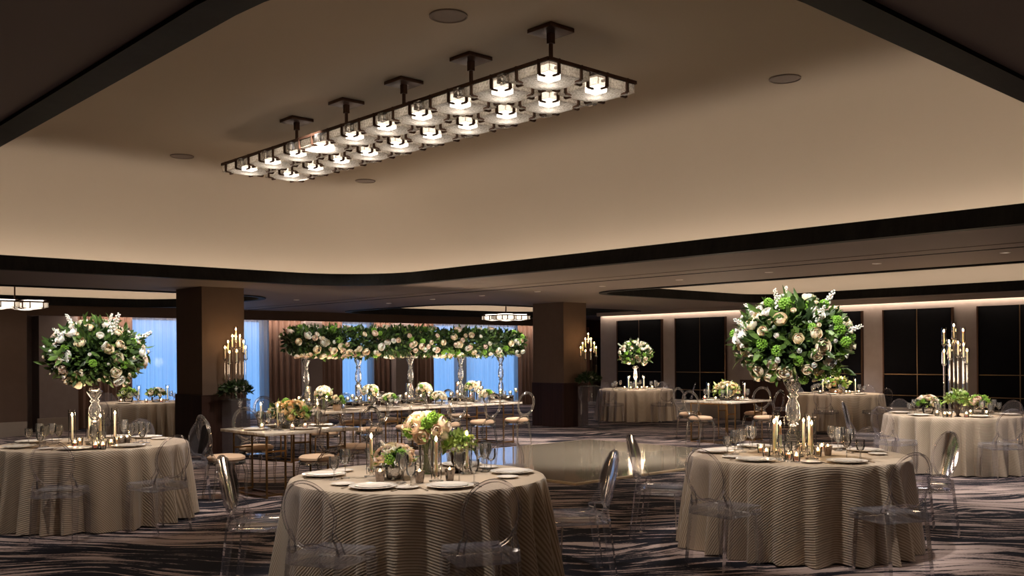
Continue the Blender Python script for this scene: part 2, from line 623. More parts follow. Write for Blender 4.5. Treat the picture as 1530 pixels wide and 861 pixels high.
def column(nm, a0, a1, b0, b1, mat):
    mb = MB(); mb.box(a0, b0, 0, a1, b1, Z_S)
    c = struct('wall_' + nm, mb, mat)
    mb = MB(); d = .025
    mb.box(a0 - d, b0 - d, .0, a1 + (d if nm != 'pilaster' else 0), b1 + d, .99, .004)
    struct('wainscot', mb, M['wains'], parent=c)

def build_columns():
    x, y = W(303, 680, 0)
    column('column_left', x, x + .76, y, y + 1.0, M['colwall'])
    global COL_L, COL_R
    COL_L = (x, y)
    x, y = W(843, 639, 0)
    column('column_right', x, x + .74, y, y + .98, M['colwall'])
    COL_R = (x, y)

def drape_mesh(x0, x1, y, z0, z1, wl, amp, seed, step=.035, flare=0):
    rg = random.Random(seed)
    n = max(6, int((x1 - x0) / step))
    ph = rg.uniform(0, 6)
    rows = 6
    vs, fs = [], []
    for j in range(rows + 1):
        z = z0 + (z1 - z0) * j / rows
        for i in range(n + 1):
            u = x0 + (x1 - x0) * i / n
            w = sin(2 * pi * u / wl + ph + .8 * sin(u * 2.1 + ph))
            vs.append((u + .3 * amp * sin(4 * pi * u / wl + j * .2), y + amp * (w if w > 0 else w * .8) * (1 - .25 * j / rows), z))
    for j in range(rows):
        for i in range(n):
            a = j * (n + 1) + i
            fs.append((a, a + 1, a + n + 2, a + n + 1))
    m = len(vs)
    # cloth has thickness: a second skin just behind
    vs += [(v[0], v[1] + .006, v[2]) for v in vs[:m]]
    fs += [tuple(i + m for i in f[::-1]) for f in fs]
    mb = MB(); mb.add(vs, fs)
    return mb

def sheer_mesh(x0, x1, y, z0, z1, seed):
    rg = random.Random(seed)
    n = int((x1 - x0) / .03)
    vs, fs = [], []
    for j in range(2):
        for i in range(n + 1):
            u = x0 + (x1 - x0) * i / n
            vs.append((u, y + .03 * sin(2 * pi * u / .17 + 1.2 * sin(u * 3)), z0 if j == 0 else z1))
    for i in range(n):
        fs.append((i, i + 1, n + 2 + i, n + 1 + i))
    mb = MB(); mb.add(vs, fs)
    return mb

def build_window_wall():
    yw = YB               # inner face of the window wall
    ZH = 2.56
    hx = lambda px: x_on_y(px, 22.95)
    # window openings as photo columns (left edge, right edge)
    wins = [(196, 404), (505, 566), (640, 786)]
    edges = [X0]
    mb_parts = []
    wl = [(hx(a), hx(b)) for a, b in wins]
    mb = MB()
    cur = X0
    for a, b in wl:
        mb.box(cur, yw, 0, a, yw + .3, Z_S); cur = b
        mb.box(a, yw, 2.62, b, yw + .3, Z_S)
        mb.box(a, yw, 0, b, yw + .3, .06)
    mb.box(cur, yw, 0, X1, yw + .3, Z_S)
    struct('wall_back', mb, M['wall'])
    for i, (a, b) in enumerate(wl):
        w = MB()
        fw = .06
        for x in ([a, b - fw] + ([(hx(701) - .22)] if i == 2 else []) + ([a + (b - a) / 2 - fw / 2] if i == 0 else [])):
            w.box(x, yw + .1, .06, x + (fw if not (i == 2 and abs(x - hx(701) + .22) < 1e-6) else .44), yw + .18, 2.62)
        w.box(a, yw + .1, .06, b, yw + .18, .14); w.box(a, yw + .1, 2.54, b, yw + .18, 2.62)
        o = struct('window_%d' % (i + 1), w, M['navy'])
        p = MB(); p.box(a, yw + .135, .1, b, yw + .145, 2.6)
        obj('pane', p, M['pane'], o, smooth=False)
    # header over the curtains, with the light strip behind it
    mb = MB(); mb.box(X0, 22.45, ZH, 24.3, 22.55, Z_S); struct('trim_2', mb, M['wall_dark'])
    mb = MB(); mb.box(hx(113), 22.552, ZH + .08, hx(797), 22.61, ZH + .10)
    o = obj('light_strip', mb, emit('curtain strip', (1, .82, .68, 1), 45), smooth=False)
    tag(o, 'warm light strip hidden above the curtains along the window wall', 'light strip')
    # piers between the curtains
    for i, (a, b) in enumerate(((456, 481), (591, 618))):
        mb = MB(); mb.box(x_on_y(a, 22.62), 22.6, 0, x_on_y(b, 22.62), yw, ZH)
        struct('wall_pier_%d' % (i + 1), mb, M['wall'])
    # the solid stretch at far left, with the deeper dark end
    mb = MB(); mb.box(X0, 21.9, 0, x_on_y(40, 21.9), 22.4, Z_S); struct('wall_side', mb, M['wall_dark'])  # shade of this stretch put into its darker covering
    mb = MB(); mb.box(x_on_y(55, 22.9), 22.75, 0, x_on_y(113, 22.9), yw, ZH); struct('wall_pier_3', mb, M['wall'])
    mb = MB(); mb.box(x_on_y(55, 22.7), 22.70, 0, x_on_y(113, 22.7), 22.75, .3); mb.box(X0, 21.85, 0, x_on_y(40, 21.85), 21.9, .3)
    struct('baseboard_back', mb, M['base'])
    # curtains
    dr = [(113, 199, 'brown pleated drape left of the first blue window, behind the left bouquet'),
          (403, 456, 'wide brown pleated drape right of the left column'),
          (481, 513, 'brown drape at the left side of the middle blue window'),
          (559, 592, 'brown drape at the right side of the middle blue window'),
          (617, 649, 'brown drape left of the wide right-hand blue window'),
          (776, 806, 'brown drape beside the right column, at the end of the window wall')]
    for i, (a, b, lab) in enumerate(dr):
        x0, x1 = x_on_y(a, 22.8), x_on_y(b, 22.8)
        o = obj('drape', drape_mesh(x0, x1, 22.84, .02, ZH + .12, .17, .05, i), M['drape'], recalc=False)
        tag(o, lab, 'curtain', 'brown drapes along the window wall')
    sh = [(198, 405, 'blue-lit sheer curtain over the left window, partly behind the left column'),
          (512, 561, 'blue-lit sheer curtain over the narrow middle window'),
          (648, 778, 'blue-lit sheer curtain over the wide right-hand window behind the flower garland')]
    for i, (a, b, lab) in enumerate(sh):
        o = obj('sheer_curtain', sheer_mesh(x_on_y(a, 23.05), x_on_y(b, 23.05), 23.08, .02, ZH + .12, i), M['sheer'], recalc=False)
        tag(o, lab, 'curtain', 'sheer curtains along the window wall')
    # reddish timber wall with door in the far recess
    mb = MB(); mb.box(24.35, 22.5, 0, X1, 22.62, Z_S); o = struct('wall_recess_timber', mb, M['redwood'])
    mb = MB(); mb.box(24.5, 22.46, 0, 25.7, 22.5, 2.2, .004); d = struct('door_1', mb, M['wains'])
    mb = MB(); mb.box(24.6, 22.40, 1.0, 24.64, 22.46, 1.25, .004); obj('door_handle', mb, M['brass'], d)

def build_panels():
    rows = [(923, 988, 'first black gold-striped wall panel, farthest along the right wall'),
            (1010, 1083, 'second black gold-striped wall panel, right of the back round table'),
            (1192, 1287, 'black gold-striped wall panel half behind the big right bouquet'),
            (1321, 1422, 'black gold-striped wall panel left of the tall candelabra'),
            (1462, 1590, 'black gold-striped wall panel cut by the right edge of the photo')]
    for a, b, lab in rows:
        xf = XR - .05
        y1, y0 = y_on_x(a, xf), y_on_x(b, xf)
        t = thing('acoustic_panel', lab, 'wall panel', (xf, (y0 + y1) / 2, .44), 0, 'black panels on the right wall')
        h = (y1 - y0) / 2
        mb = MB(); mb.box(0, -h, 0, .05, h, 2.12, .004); obj('panel_board', mb, M['black'], t)
        mb = MB(); mb.box(-.006, -.008, 0, .0, .008, 2.12); obj('vertical_strip', mb, M['brass'], t, False)
        for z in (.70, .24):
            mb = MB(); mb.box(-.006, -h, z, 0, h, z + .015); obj('horizontal_strip', mb, M['brass'], t, False)
        for ya in (-h - .03, h):
            mb = MB(); mb.box(-.02, ya, 0, .05, ya + .03, 2.12); obj('edge_frame', mb, M['bronze'], t, False)

DOWN = [(443, 448), (581, 453), (646, 447), (720, 441.5), (803, 435.5), (900, 427.5), (1015, 418), (1149, 406.5), (1310, 393.5), (1502, 377)]

def build_ceiling_fittings():
    # partition track lines on the soffit
    for x, w, m in ((11.60, .035, 'lip'), (11.12, .02, 'grille')):
        mb = MB(); mb.box(x, -2, Z_S - .006, x + w, 22.3, Z_S + .002)
        struct('trim_track', mb, M[m])
    names = {(670, 23): 'round ceiling speaker above the near end of the chandelier',
             (1173, 117): 'round ceiling speaker alone at the right of the big ceiling',
             (272, 233): 'round ceiling speaker left of the far end of the chandelier',
             (546, 270): 'round ceiling speaker just below the chandelier'}
    for (px, py), lab in names.items():
        x, y = W(px, py, 4.25)
        mb = MB(); mb.lathe([(.15, -.002), (.15, -.012), (.14, -.014), (.135, -.006), (.0, -.006)], 32, cap0=False, cap1=False)
        mb.lathe([(.15, -.002), (.0001, -.002)], 32, cap0=False, cap1=False)
        o = obj('ceiling_speaker', mb, M['grille']); o.location = (x, y, 4.25)
        tag(o, lab, 'speaker', 'ceiling speakers')
    root = None
    for px, py in DOWN:
        x, y = W(px, py, Z_S)
        if root is None:
            root = thing('downlight', 'x', 'ceiling light', (x, y, Z_S), 0, 'small downlights in the soffit')
            mb = MB(); mb.lathe([(.06, -.001), (.06, -.008), (.042, -.010), (.040, -.001)], 20, cap0=False, cap1=False); obj('trim_ring', mb, M['white_trim'], root)
            mb = MB(); mb.lathe([(.04, -.004), (.0001, -.004)], 20, cap0=False, cap1=False); obj('lens', mb, M['downlamp'], root)
            o = root
        else:
            o = dup(root, (x, y, Z_S))
        ranked(o, 'downlight', 'tiny recessed round downlight in the soffit beyond the big ceiling')

def glass_unit(s, h, parent, loc, proto=[None]):
    pass

def chandelier(label, cx, cy, ztop, h, nx, ny, pitch, size, zc, rods, lamp=.068):
    t = thing('chandelier', label, 'chandelier', (cx, cy, ztop))
    fr = MB()
    # long bars along the run and cross ties, riding on top of the glass
    Lx, Ly = (nx * pitch) / 2, (ny * pitch) / 2
    e = .11
    for i in range(nx + 1):
        x = -Lx + i * pitch
        x = max(-Lx + (pitch - size) / 2, min(Lx - (pitch - size) / 2, x))
        fr.box(x - .012, -Ly + .05, -.03, x + .012, Ly - .05, 0)
    for j in range(ny + 1):
        y = -Ly + j * pitch
        y = max(-Ly + (pitch - size) / 2, min(Ly - (pitch - size) / 2, y))
        fr.box(-Lx + .05, y - .012, -.03, Lx - .05, y + .012, 0)
    for i in range(nx):
        fr.box(-Lx + (i + .5) * pitch - .01, -Ly + .05, -.02, -Lx + (i + .5) * pitch + .01, Ly - .05, 0)
    obj('frame', fr, M['bronze'], t, False)
    s = size / 2
    proto = None
    for i in range(nx):
        for j in range(ny):
            lx, ly = -Lx + (i + .5) * pitch, -Ly + (j + .5) * pitch
            if proto is None:
                g = MB()
                # open-topped rippled glass tray with a softly pillowed bottom
                n = 8
                vs, fs = [], []
                for a in range(n + 1):
                    for b in range(n + 1):
                        u, v = 2 * a / n - 1, 2 * b / n - 1
                        vs.append((u * s, v * s, -h - .035 * (1 - u * u) * (1 - v * v)))
                for a in range(n):
                    for b in range(n):
                        k = a * (n + 1) + b
                        fs.append((k, k + 1, k + n + 2, k + n + 1))
                g.add(vs, fs)
                g.box(-s, -s, -h, -s + .012, s, -.03); g.box(s - .012, -s, -h, s, s, -.03)
                g.box(-s + .012, -s, -h, s - .012, -s + .012, -.03); g.box(-s + .012, s - .012, -h, s - .012, s, -.03)
                p = obj('glass_shade', g, M['frost'], t)
                l = MB(); q = lamp; l.box(-q, -q, -h + .012, q, q, .02, .008)
                obj('lamp', l, M['lamp'], p)
                l = MB(); l.box(-q - .05, -q - .05, .02, q + .05, q + .05, .028); obj('lamp_cap', l, M['bronze'], p, False)  # opaque cap added to block the lamp's upward light
                b = MB()
                for sx, sy in ((1, 0), (-1, 0), (0, 1), (0, -1)):
                    for q in (-.55, .55):
                        x, y = (sx * s, q * s) if sx else (q * s, sy * s)
                        ox, oy = sx * .012, sy * .012
                        b.box(min(x, x + ox) - .008, min(y, y + oy) - .008, -h - .012, max(x, x + ox) + .008, max(y, y + oy) + .008, .0)
                        ix, iy = x - sx * .05, y - sy * .05
                        b.box(min(x, ix) - .008, min(y, iy) - .008, -h - .02, max(x, ix) + .008, max(y, iy) + .008, -h - .006)
                for q in (-1, 1):
                    b.box(-s - .01, q * (s + .006) - .012, -.03, s + .01, q * (s + .006) + .012, -.004); b.box(q * (s + .006) - .012, -s, -.03, q * (s + .006) + .012, s, -.004)
                obj('bracket_frame', b, M['bronze'], p, False)
                proto = p
                p.location = (lx, ly, 0)
            else:
                c = dup(proto, (lx, ly, 0), parent=t)
    # clear glass spacers at the joints round the edge
    sp = None
    for j in range(1, ny):
        for sx in (-1, 1):
            y = -Ly + j * pitch
            if sp is None:
                g = MB(); g.box(-.03, -.045, -h, .03, .045, -.03, .004)
                sp = obj('glass_spacer', g, M['cutglass'], t)
                o = sp
            else:
                o = dup(sp, parent=t)
            o.location = (sx * (Lx - .035), y, 0)
    rp = None
    for yy in rods:
        if rp is None:
            r = MB(); r.box(-.012, -.012, 0, .012, .012, zc - ztop - .03); r.box(-.024, -.024, zc - ztop - .12, .024, .024, zc - ztop - .03)
            rp = obj('rod', r, M['bronze'], t, False)
            c = MB(); c.box(-.135, -.135, zc - ztop - .035, .135, .135, zc - ztop, .004); cp = obj('canopy', c, M['bronze'], t)
            o, q = rp, cp
        else:
            o, q = dup(rp, parent=t), dup(cp, parent=t)
        o.location = (0, yy, 0); q.location = (0, yy, 0)
    return t

def build_chandeliers():
    cx, cy = 5.55, 7.72
    x0, y0 = W(815, 112, 3.87); x9, y9 = W(380, 252, 3.87)
    xr, yr = W(885, 130, 3.87)
    cx = (x0 + x9) / 2 + .27; cy = (y0 + y9) / 2
    cs = [W(px, py, 4.25) for px, py in ((815, 40), (697, 83), (596, 120), (511, 152), (437, 177))]
    rods = [-2.0, -1.0, 0, 1.0, 2.0]
    cym = sum(c[1] for c in cs) / 5; sp = (cs[4][1] - cs[0][1]) / 4
    rods = [cym - cy + (k - 2) * sp for k in range(5)]
    t = chandelier('long bronze chandelier of glowing square glass shades under the big ceiling', cx, cy, 3.93, .105, 2, 10, .56, .46, 4.25, rods)
    # the rods stand over the row nearer the left
    for o in t.children:
        if o.name.startswith(('rod', 'canopy')):
            o.location.x = -.27
    chandelier('small glowing glass chandelier at the left edge under the left rear ceiling tray', *W(22, 457, 2.66), 2.74, .12, 2, 2, .52, .44, 3.35, [0], .15)
    chandelier('small glowing glass chandelier hanging beyond the right end of the garland', *W(756, 477, 2.63), 2.74, .12, 2, 2, .52, .44, 3.35, [0], .15)

# ------------------------------------------------------------------ furniture
def cloth(name, r, seed, mat, label, loc, folds=23):
    rg = random.Random(seed)
    n, rows = 360, 14
    p1, p2, p3 = rg.uniform(0, 6), rg.uniform(0, 6), rg.uniform(0, 6)
    def fold(a):
        w = folds * a + 1.5 * sin(2 * a + p1) + 1.1 * sin(5 * a + p2) + .6 * sin(9 * a + p3)
        c = cos(w)
        c = .55 * cos(w) + (abs(sin(w / 2 + .78)) - .64) * .8
        return (c + .16 * cos(2 * w + .6) + .22 * sin(7 * a + p3)) * (.85 + .25 * sin(3 * a + p2))
    vs, uv, fs = [(0, 0, Z_T)], [(0, 0)], []
    rings = [(r * .35, 0, 0), (r * .7, 0, 0), (r * .96, 0, 0), (r, -.004, 0), (r + .010, -.018, .02)]
    for j in range(1, rows + 1):
        t = j / rows
        rings.append((r + .012 + .042 * t, -.018 - t * (Z_T - .03), t))
    s_len = 0
    for i, (rr, dz, t) in enumerate(rings):
        if i:
            s_len += sqrt((rr - rings[i - 1][0]) ** 2 + (dz - rings[i - 1][1]) ** 2)
        else:
            s_len = rr
        for k in range(n):
            a = 2 * pi * k / n
            f = fold(a)
            q = rr + .115 * (t ** .75) * f
            hem = .006 * sin(11 * a + p1) * t if j else 0
            vs.append((q * cos(a), q * sin(a), Z_T + dz + max(hem, -.01)))
            uv.append((s_len * cos(a), s_len * sin(a)))
    for k in range(n):
        fs.append((0, 1 + k, 1 + (k + 1) % n))
    for i in range(len(rings) - 1):
        for k in range(n):
            k2 = (k + 1) % n
            fs.append((1 + i * n + k, 1 + (i + 1) * n + k, 1 + (i + 1) * n + k2, 1 + i * n + k2))
    mb = MB(); mb.add(vs, fs); mb.uv = uv
    o = obj(name, mb, mat)
    o.location = (loc[0], loc[1], 0)
    o.rotation_euler = (0, 0, YAW)
    tag(o, label, 'tablecloth', 'floor-length round tablecloths')
    return o

def ghost_chair_proto():
    t = thing('ghost_chair', 'x', 'chair')
    m = M['ghost']
    mb = MB()   # seat: a moulded slab with a deep apron
    mb.box(-.19, -.19, .39, .19, .20, .462, .014)
    obj('seat', mb, m, t)
    for sx in (-1, 1):
        mb = MB(); mb.tube([(sx * .165, .175, .425), (sx * .172, .185, .2), (sx * .175, .19, 0)], [.037, .033, .027], 4)
        obj('leg', mb, m, t)
        mb = MB(); mb.tube([(sx * .168, -.165, .50), (sx * .168, -.175, .42), (sx * .172, -.205, .2), (sx * .176, -.235, 0)], [.032, .037, .033, .027], 4)
        obj('leg', mb, m, t)
    # medallion back, leaning
    mb = MB()
    def bk(u, v):
        z = .705 + v * .20
        return (u * .175, -.195 - (z - .46) * .20 - .02 * (1 - u * u), z)
    N = 40
    ring = [bk(cos(2 * pi * k / N), sin(2 * pi * k / N)) for k in range(N)]
    mb.tube(ring, .011, 6, closed=True)
    vs, fs = [], []
    for side in (0, 1):
        for q in range(6):
            for k in range(N):
                f = (q + .001) / 5
                x, y, z = bk(f * cos(2 * pi * k / N), f * sin(2 * pi * k / N))
                vs.append((x, y + (.004 if side else -.004), z))
    for side in (0, 1):
        for q in range(5):
            for k in range(N):
                b = side * 6 * N
                fs.append((b + q * N + k, b + q * N + (k + 1) % N, b + (q + 1) * N + (k + 1) % N, b + (q + 1) * N + k))
    mb.add(vs, fs)
    for sx in (-1, 1):   # shoulders joining the medallion to the rear legs
        mb.tube([(sx * .168, -.168, .47), (sx * .160, -.185, .53), (sx * .146, -.205, .57), (sx * .152, -.218, .61)], [.026, .022, .017, .012], 6)
    mb.tube([(-.15, -.185, .50), (0, -.20, .525), (.15, -.185, .50)], [.010, .012, .010], 6)
    obj('backrest', mb, m, t)
    return t

def oval_chair_proto():
    t = thing('dining_chair', 'x', 'chair')
    m = M['acrylic']
    mb = MB()
    mb.lathe([(.0001, .395), (.20, .395), (.215, .41), (.215, .43), (.20, .44), (.0001, .44)], 28, cap0=False, cap1=False)
    obj('seat_frame', mb, m, t)
    mb = MB()
    mb.lathe([(.0001, .442), (.195, .442), (.214, .458), (.212, .480), (.18, .500), (.09, .510), (.0001, .512)], 28, cap0=False, cap1=False)
    obj('seat_cushion', mb, M['cushion'], t)
    for sx in (-1, 1):
        mb = MB(); mb.tube([(sx * .15, .15, .41), (sx * .165, .175, .30), (sx * .16, .165, .15), (sx * .165, .175, 0)], [.024, .021, .016, .012], 8); obj('leg', mb, m, t)
        mb = MB(); mb.tube([(sx * .14, -.16, .41), (sx * .15, -.18, .25), (sx * .16, -.22, 0)], [.022, .018, .012], 8); obj('leg', mb, m, t)
    mb = MB()
    N = 40
    def bk(k, e=1):
        a = 2 * pi * k / N
        z = .755 + .205 * e * sin(a)
        return (.185 * e * cos(a), -.205 - (z - .46) * .18, z)
    mb.tube([bk(k) for k in range(N)], .017, 8, closed=True)
    mb.tube([bk(k, .87) for k in range(N)], .006, 6, closed=True)
    for sx in (-1, 1):
        mb.tube([(sx * .14, -.165, .42), (sx * .12, -.185, .48), (sx * .085, -.205, .53), (sx * .09, -.215, .575)], [.018, .016, .015, .014], 8)
    mb.tube([(-.10, -.20, .515), (0, -.2, .535), (.10, -.20, .515)], [.010, .013, .010], 6)
    obj('backrest', mb, m, t)
    return t

def place_chair(proto, x, y, rz, used=set()):
    if proto.name not in used:
        used.add(proto.name)
        proto.location = (x, y, 0); proto.rotation_euler = (0, 0, rz)
        return proto
    return dup(proto, (x, y, 0), rz)

TABLES = {   # photo column, depth, first chair angle, name used in labels, ribbed
    1: (625, 6.95, -30, 'the nearest round table'),
    2: (1191, 8.25, -38, 'the right foreground round table'),
    3: (139, 9.8, 6, 'the left foreground round table'),
    4: (1425, 13.45, 3, 'the far right round table'),
    5: (950, 24.0, 25, 'the distant centre round table'),
    6: (1253, 20.6, 20, 'the back right round table'),
    7: (215, 18.9, -10, 'the rear left round table'),
}
TR = .90
SEATS = {   # angle from the side facing the camera (right positive), distance from the table's centre
    1: ((-20, 1.20), (23, 1.21), (100, 1.16), (156, 1.2), (-158, 1.2), (-92, 1.13)),
    2: ((-44, 1.14), (17, 1.16), (107, 1.26), (136, 1.16), (-163, 1.22), (-108, 1.15)),
    3: ((10, 1.14), (51, 1.18), (152, 1.16), (-176, 1.2), (-99, 1.14), (-48, 1.16)),
    4: ((-62, 1.16), (3, 1.16), (63, 1.16), (123, 1.16), (-174, 1.16), (-114, 1.16)),
    5: ((25, 1.16), (85, 1.16), (145, 1.16), (-155, 1.16), (-95, 1.16), (-35, 1.16)),
    6: ((20, 1.16), (135, 1.10), (-160, 1.16), (-100, 1.16), (-30, 1.16)),
    7: ((-10, 1.16), (110, 1.16), (170, 1.16), (-130, 1.16)),
}

def tdir(phi):
    p = radians(phi)
    return RT * sin(p) - FW * cos(p)

def tpos(i):
    px, F, *_ = TABLES[i]
    return Vector(WF(px, F, 640 if i in (4, 5, 6, 7) else 690))

def build_round_tables():
    labs = {1: 'ribbed beige floor-length tablecloth on the nearest round table, centre foreground',
            2: 'ribbed beige floor-length tablecloth under the big right bouquet',
            3: 'ribbed beige floor-length tablecloth on the round table at left',
            4: 'taupe tablecloth on the round table with the tall candelabra at right',
            5: 'taupe tablecloth on the distant round table right of the right column',
            6: 'taupe tablecloth on the back right round table before the black panels',
            7: 'grey-lit tablecloth on the rear left round table beside the left column'}
    gp = ghost_chair_proto()
    for i, (px, F, a0, nm) in TABLES.items():
        c = tpos(i)
        cloth('tablecloth', TR, i * 3, M['linen'], labs[i], c, 23 if i < 4 else 27)
        for phi, rr in SEATS[i]:
            d = tdir(phi)
            p = c + d * rr
            rz = atan2(-d.y, -d.x) - pi / 2 + radians(rnd.uniform(-6, 6))
            o = place_chair(gp, p.x, p.y, rz)
            side = 'near' if cos(radians(phi)) > .35 else ('far' if cos(radians(phi)) < -.35 else 'outer')
            ranked(o, 'ghost%d%s' % (i, side), 'clear chair on the %s side of %s' % ({'near': 'near', 'far': 'far', 'outer': 'flank'}[side], nm), 'clear chairs around the round tables')

def rect_table(label, x0, x1, y0, y1, nleg):
    t = thing('dining_table', label, 'table', (x0, y0, 0))
    L, D = x1 - x0, y1 - y0
    mb = MB(); mb.box(0, 0, Z_T - .035, L, D, Z_T, .006); obj('tabletop', mb, M['marble'], t)
    for k in range(nleg):
        cx = .22 + (L - .44) * (k / (nleg - 1) if nleg > 1 else 0)
        mb = MB()
        w, h = .009, Z_T - .036
        for dx in (-.12, .12):
            for yy in (.15, D - .15):
                mb.box(cx + dx - w, yy - w, 0, cx + dx + w, yy + w, h)
            mb.box(cx + dx - w, .15 + w, 0, cx + dx + w, D - .15 - w, .02); mb.box(cx + dx - w, .15 + w, h - .025, cx + dx + w, D - .15 - w, h)
        for yy in (.15, D - .15):
            mb.box(cx - .12 + w, yy - w, .02, cx + .12 - w, yy + w, .045); mb.box(cx - .12 + w, yy - w, h - .2, cx + .12 - w, yy + w, h - .18)
        obj('leg_frame', mb, M['gold'], t, False)
    return t

SQL = (5.35, 6.6, 9.9, 11.0)
SQR = (14.5, 15.8, 10.0, 11.1)
LNG = (7.45, 12.25, 13.0, 14.05)

def build_rect_tables():
    rect_table('square marble-topped table with gold legs, left of centre, peach flowers on it', *SQL, 2)
    rect_table('square marble-topped table with gold legs at right behind the dance floor', *SQR, 2)
    rect_table('long marble-topped gold-legged table beneath the flower garland', *LNG, 6)
    op = oval_chair_proto()
    def put(x, y, rz, lab, key, grp):
        o = place_chair(op, x, y, rz)
        if key:
            ranked(o, key, lab, grp)
        else:
            o['label'] = lab; o['group'] = grp
    for (x0, x1, y0, y1), nm, sh in ((SQL, 'the left square marble table', .12), (SQR, 'the right square marble table', 0)):
        g = 'oval-back cushioned chairs at the square tables'
        xm, ym = (x0 + x1) / 2, (y0 + y1) / 2
        put(xm - sh, y0 - .28, 0 + .1, 'cushioned oval-back chair on the near right side of ' + nm, None, g)
        put(x0 - .22, ym - .05, -pi / 2 - .08, 'cushioned oval-back chair on the near left side of ' + nm, None, g)
        put(x1 + .30, ym, pi / 2 + .1, 'cushioned oval-back chair on the far right side of ' + nm, None, g)
        put(xm, y1 + .28, pi, 'cushioned oval-back chair on the far left side of ' + nm, None, g)
    g = 'oval-back cushioned chairs at the long table'
    for k in range(6):
        put(LNG[0] + .42 + .79 * k, LNG[2] - .27 - .03 * (k % 2), rnd.uniform(-.1, .1), 'oval-back chair on the near side of the long garland table', 'longnear', g)
        put(LNG[0] + .42 + .79 * k, LNG[3] + .27, pi + rnd.uniform(-.1, .1), 'oval-back chair on the far side of the long garland table', 'longfar', g)

def build_dance_floor():
    x0, x1, y0, y1 = 8.72, 13.45, 8.3, 12.45
    t = thing('dance_floor', 'glossy cream square dance floor in the middle of the room', 'dance floor', (x0, y0, 0))
    mb = MB(); mb.box(.05, .05, .002, x1 - x0 - .05, y1 - y0 - .05, .030); obj('floor_panel', mb, M['dance'], t, False)
    mb = MB(); L, D = x1 - x0, y1 - y0
    mb.box(0, 0, .0, L, .05, .026); mb.box(0, D - .05, 0, L, D, .026); mb.box(0, .05, 0, .05, D - .05, .026); mb.box(L - .05, .05, 0, L, D - .05, .026)
    obj('edge_ramp', mb, M['dance_edge'], t, False)

# ------------------------------------------------------------------ flowers
def rose_mesh(seed, rings=((.34, 3, 78, .0), (.58, 4, 66, .10), (.82, 5, 50, .22), (1.0, 6, 28, .34))):
    rg = random.Random(seed)
    mb = MB()
    for ri, (r, n, top, fl) in enumerate(rings):
        o = rg.uniform(0, 6)
        for k in range(n):
            az = o + 2 * pi * k / n + rg.uniform(-.12, .12)
            wd = pi / n * 1.35
            nu, nv = 4, 4
            vs = []
            tp = radians(top + rg.uniform(-8, 8))
            for j in range(nv + 1):
                v = j / nv
                el = radians(-70) + (tp - radians(-70)) * v
                for i in range(nu + 1):
                    u = 2 * i / nu - 1
                    a = az + u * wd * (.45 + .75 * v - .2 * v * v)
                    q = r * (1 + fl * v ** 3 * .9 - .04 * (1 - u * u))
                    e2 = el - .22 * u * u * v
                    vs.append((q * cos(e2) * cos(a), q * cos(e2) * sin(a), q * .9 * sin(e2)))
            fs = []
            for j in range(nv):
                for i in range(nu):
                    b = j * (nu + 1) + i
                    fs.append((b, b + 1, b + nu + 2, b + nu + 1))
            mb.add(vs, fs)
    return mb.mesh('rose', True, False)

FM = {}

def flower_meshes():
    for nm, mat in (('cream', 'rose_cream'), ('white', 'rose_white'), ('blush', 'rose_blush'), ('peach', 'rose_peach')):
        FM[nm] = []
        for s in range(2):
            me = rose_mesh(hash(nm) % 97 + s if False else len(nm) * 7 + s)
            me.materials.append(M[mat])
            FM[nm].append(me)
    FM['ball'] = []
    for s in range(2):
        rg = random.Random(s)
        mb = MB()
        for k in range(46):
            z = 1 - 2 * (k + .5) / 46
            a = k * 2.399963
            q = sqrt(1 - z * z)
            mb.ico((q * cos(a) * .82, q * sin(a) * .82, z * .82), .22, 1, .15, rg=rg)
        me = mb.mesh('viburnum', False); me.materials.append(M['greenball'])
        FM['ball'].append(me)
    FM['spike'] = []
    for s in range(2):
        rg = random.Random(50 + s)
        mb = MB()
        for k in range(34):
            t = k / 33
            a = k * 2.4
            q = .11 * (1 - .7 * t) + .015
            mb.ico((q * cos(a), q * sin(a), .1 + .9 * t), (.055 * (1 - .6 * t) + .012), 1, .35, rg=rg)
        me = mb.mesh('flower_spike', False); me.materials.append(M['rose_white'])
        FM['spike'].append(me)

def leaf_verts(p, d, L, w, rg):
    """one bent leaf from p along d"""
    d = d.normalized()
    side = d.cross(Vector((rg.uniform(-1, 1), rg.uniform(-1, 1), rg.uniform(-1, 1)))).normalized()
    up = side.cross(d)
    pts = []
    prof = ((0, .12), (.35, 1), (.7, .75), (1, .03))
    for t, q in prof:
        c = p + d * (L * t) - up * (L * .22 * t * t)
        pts.append(c - side * w * q + up * w * q * .25)
        pts.append(c)
        pts.append(c + side * w * q + up * w * q * .25)
    fs = []
    for j in range(3):
        b = j * 3
        fs += [(b, b + 1, b + 4, b + 3), (b + 1, b + 2, b + 5, b + 4)]
    return pts, fs

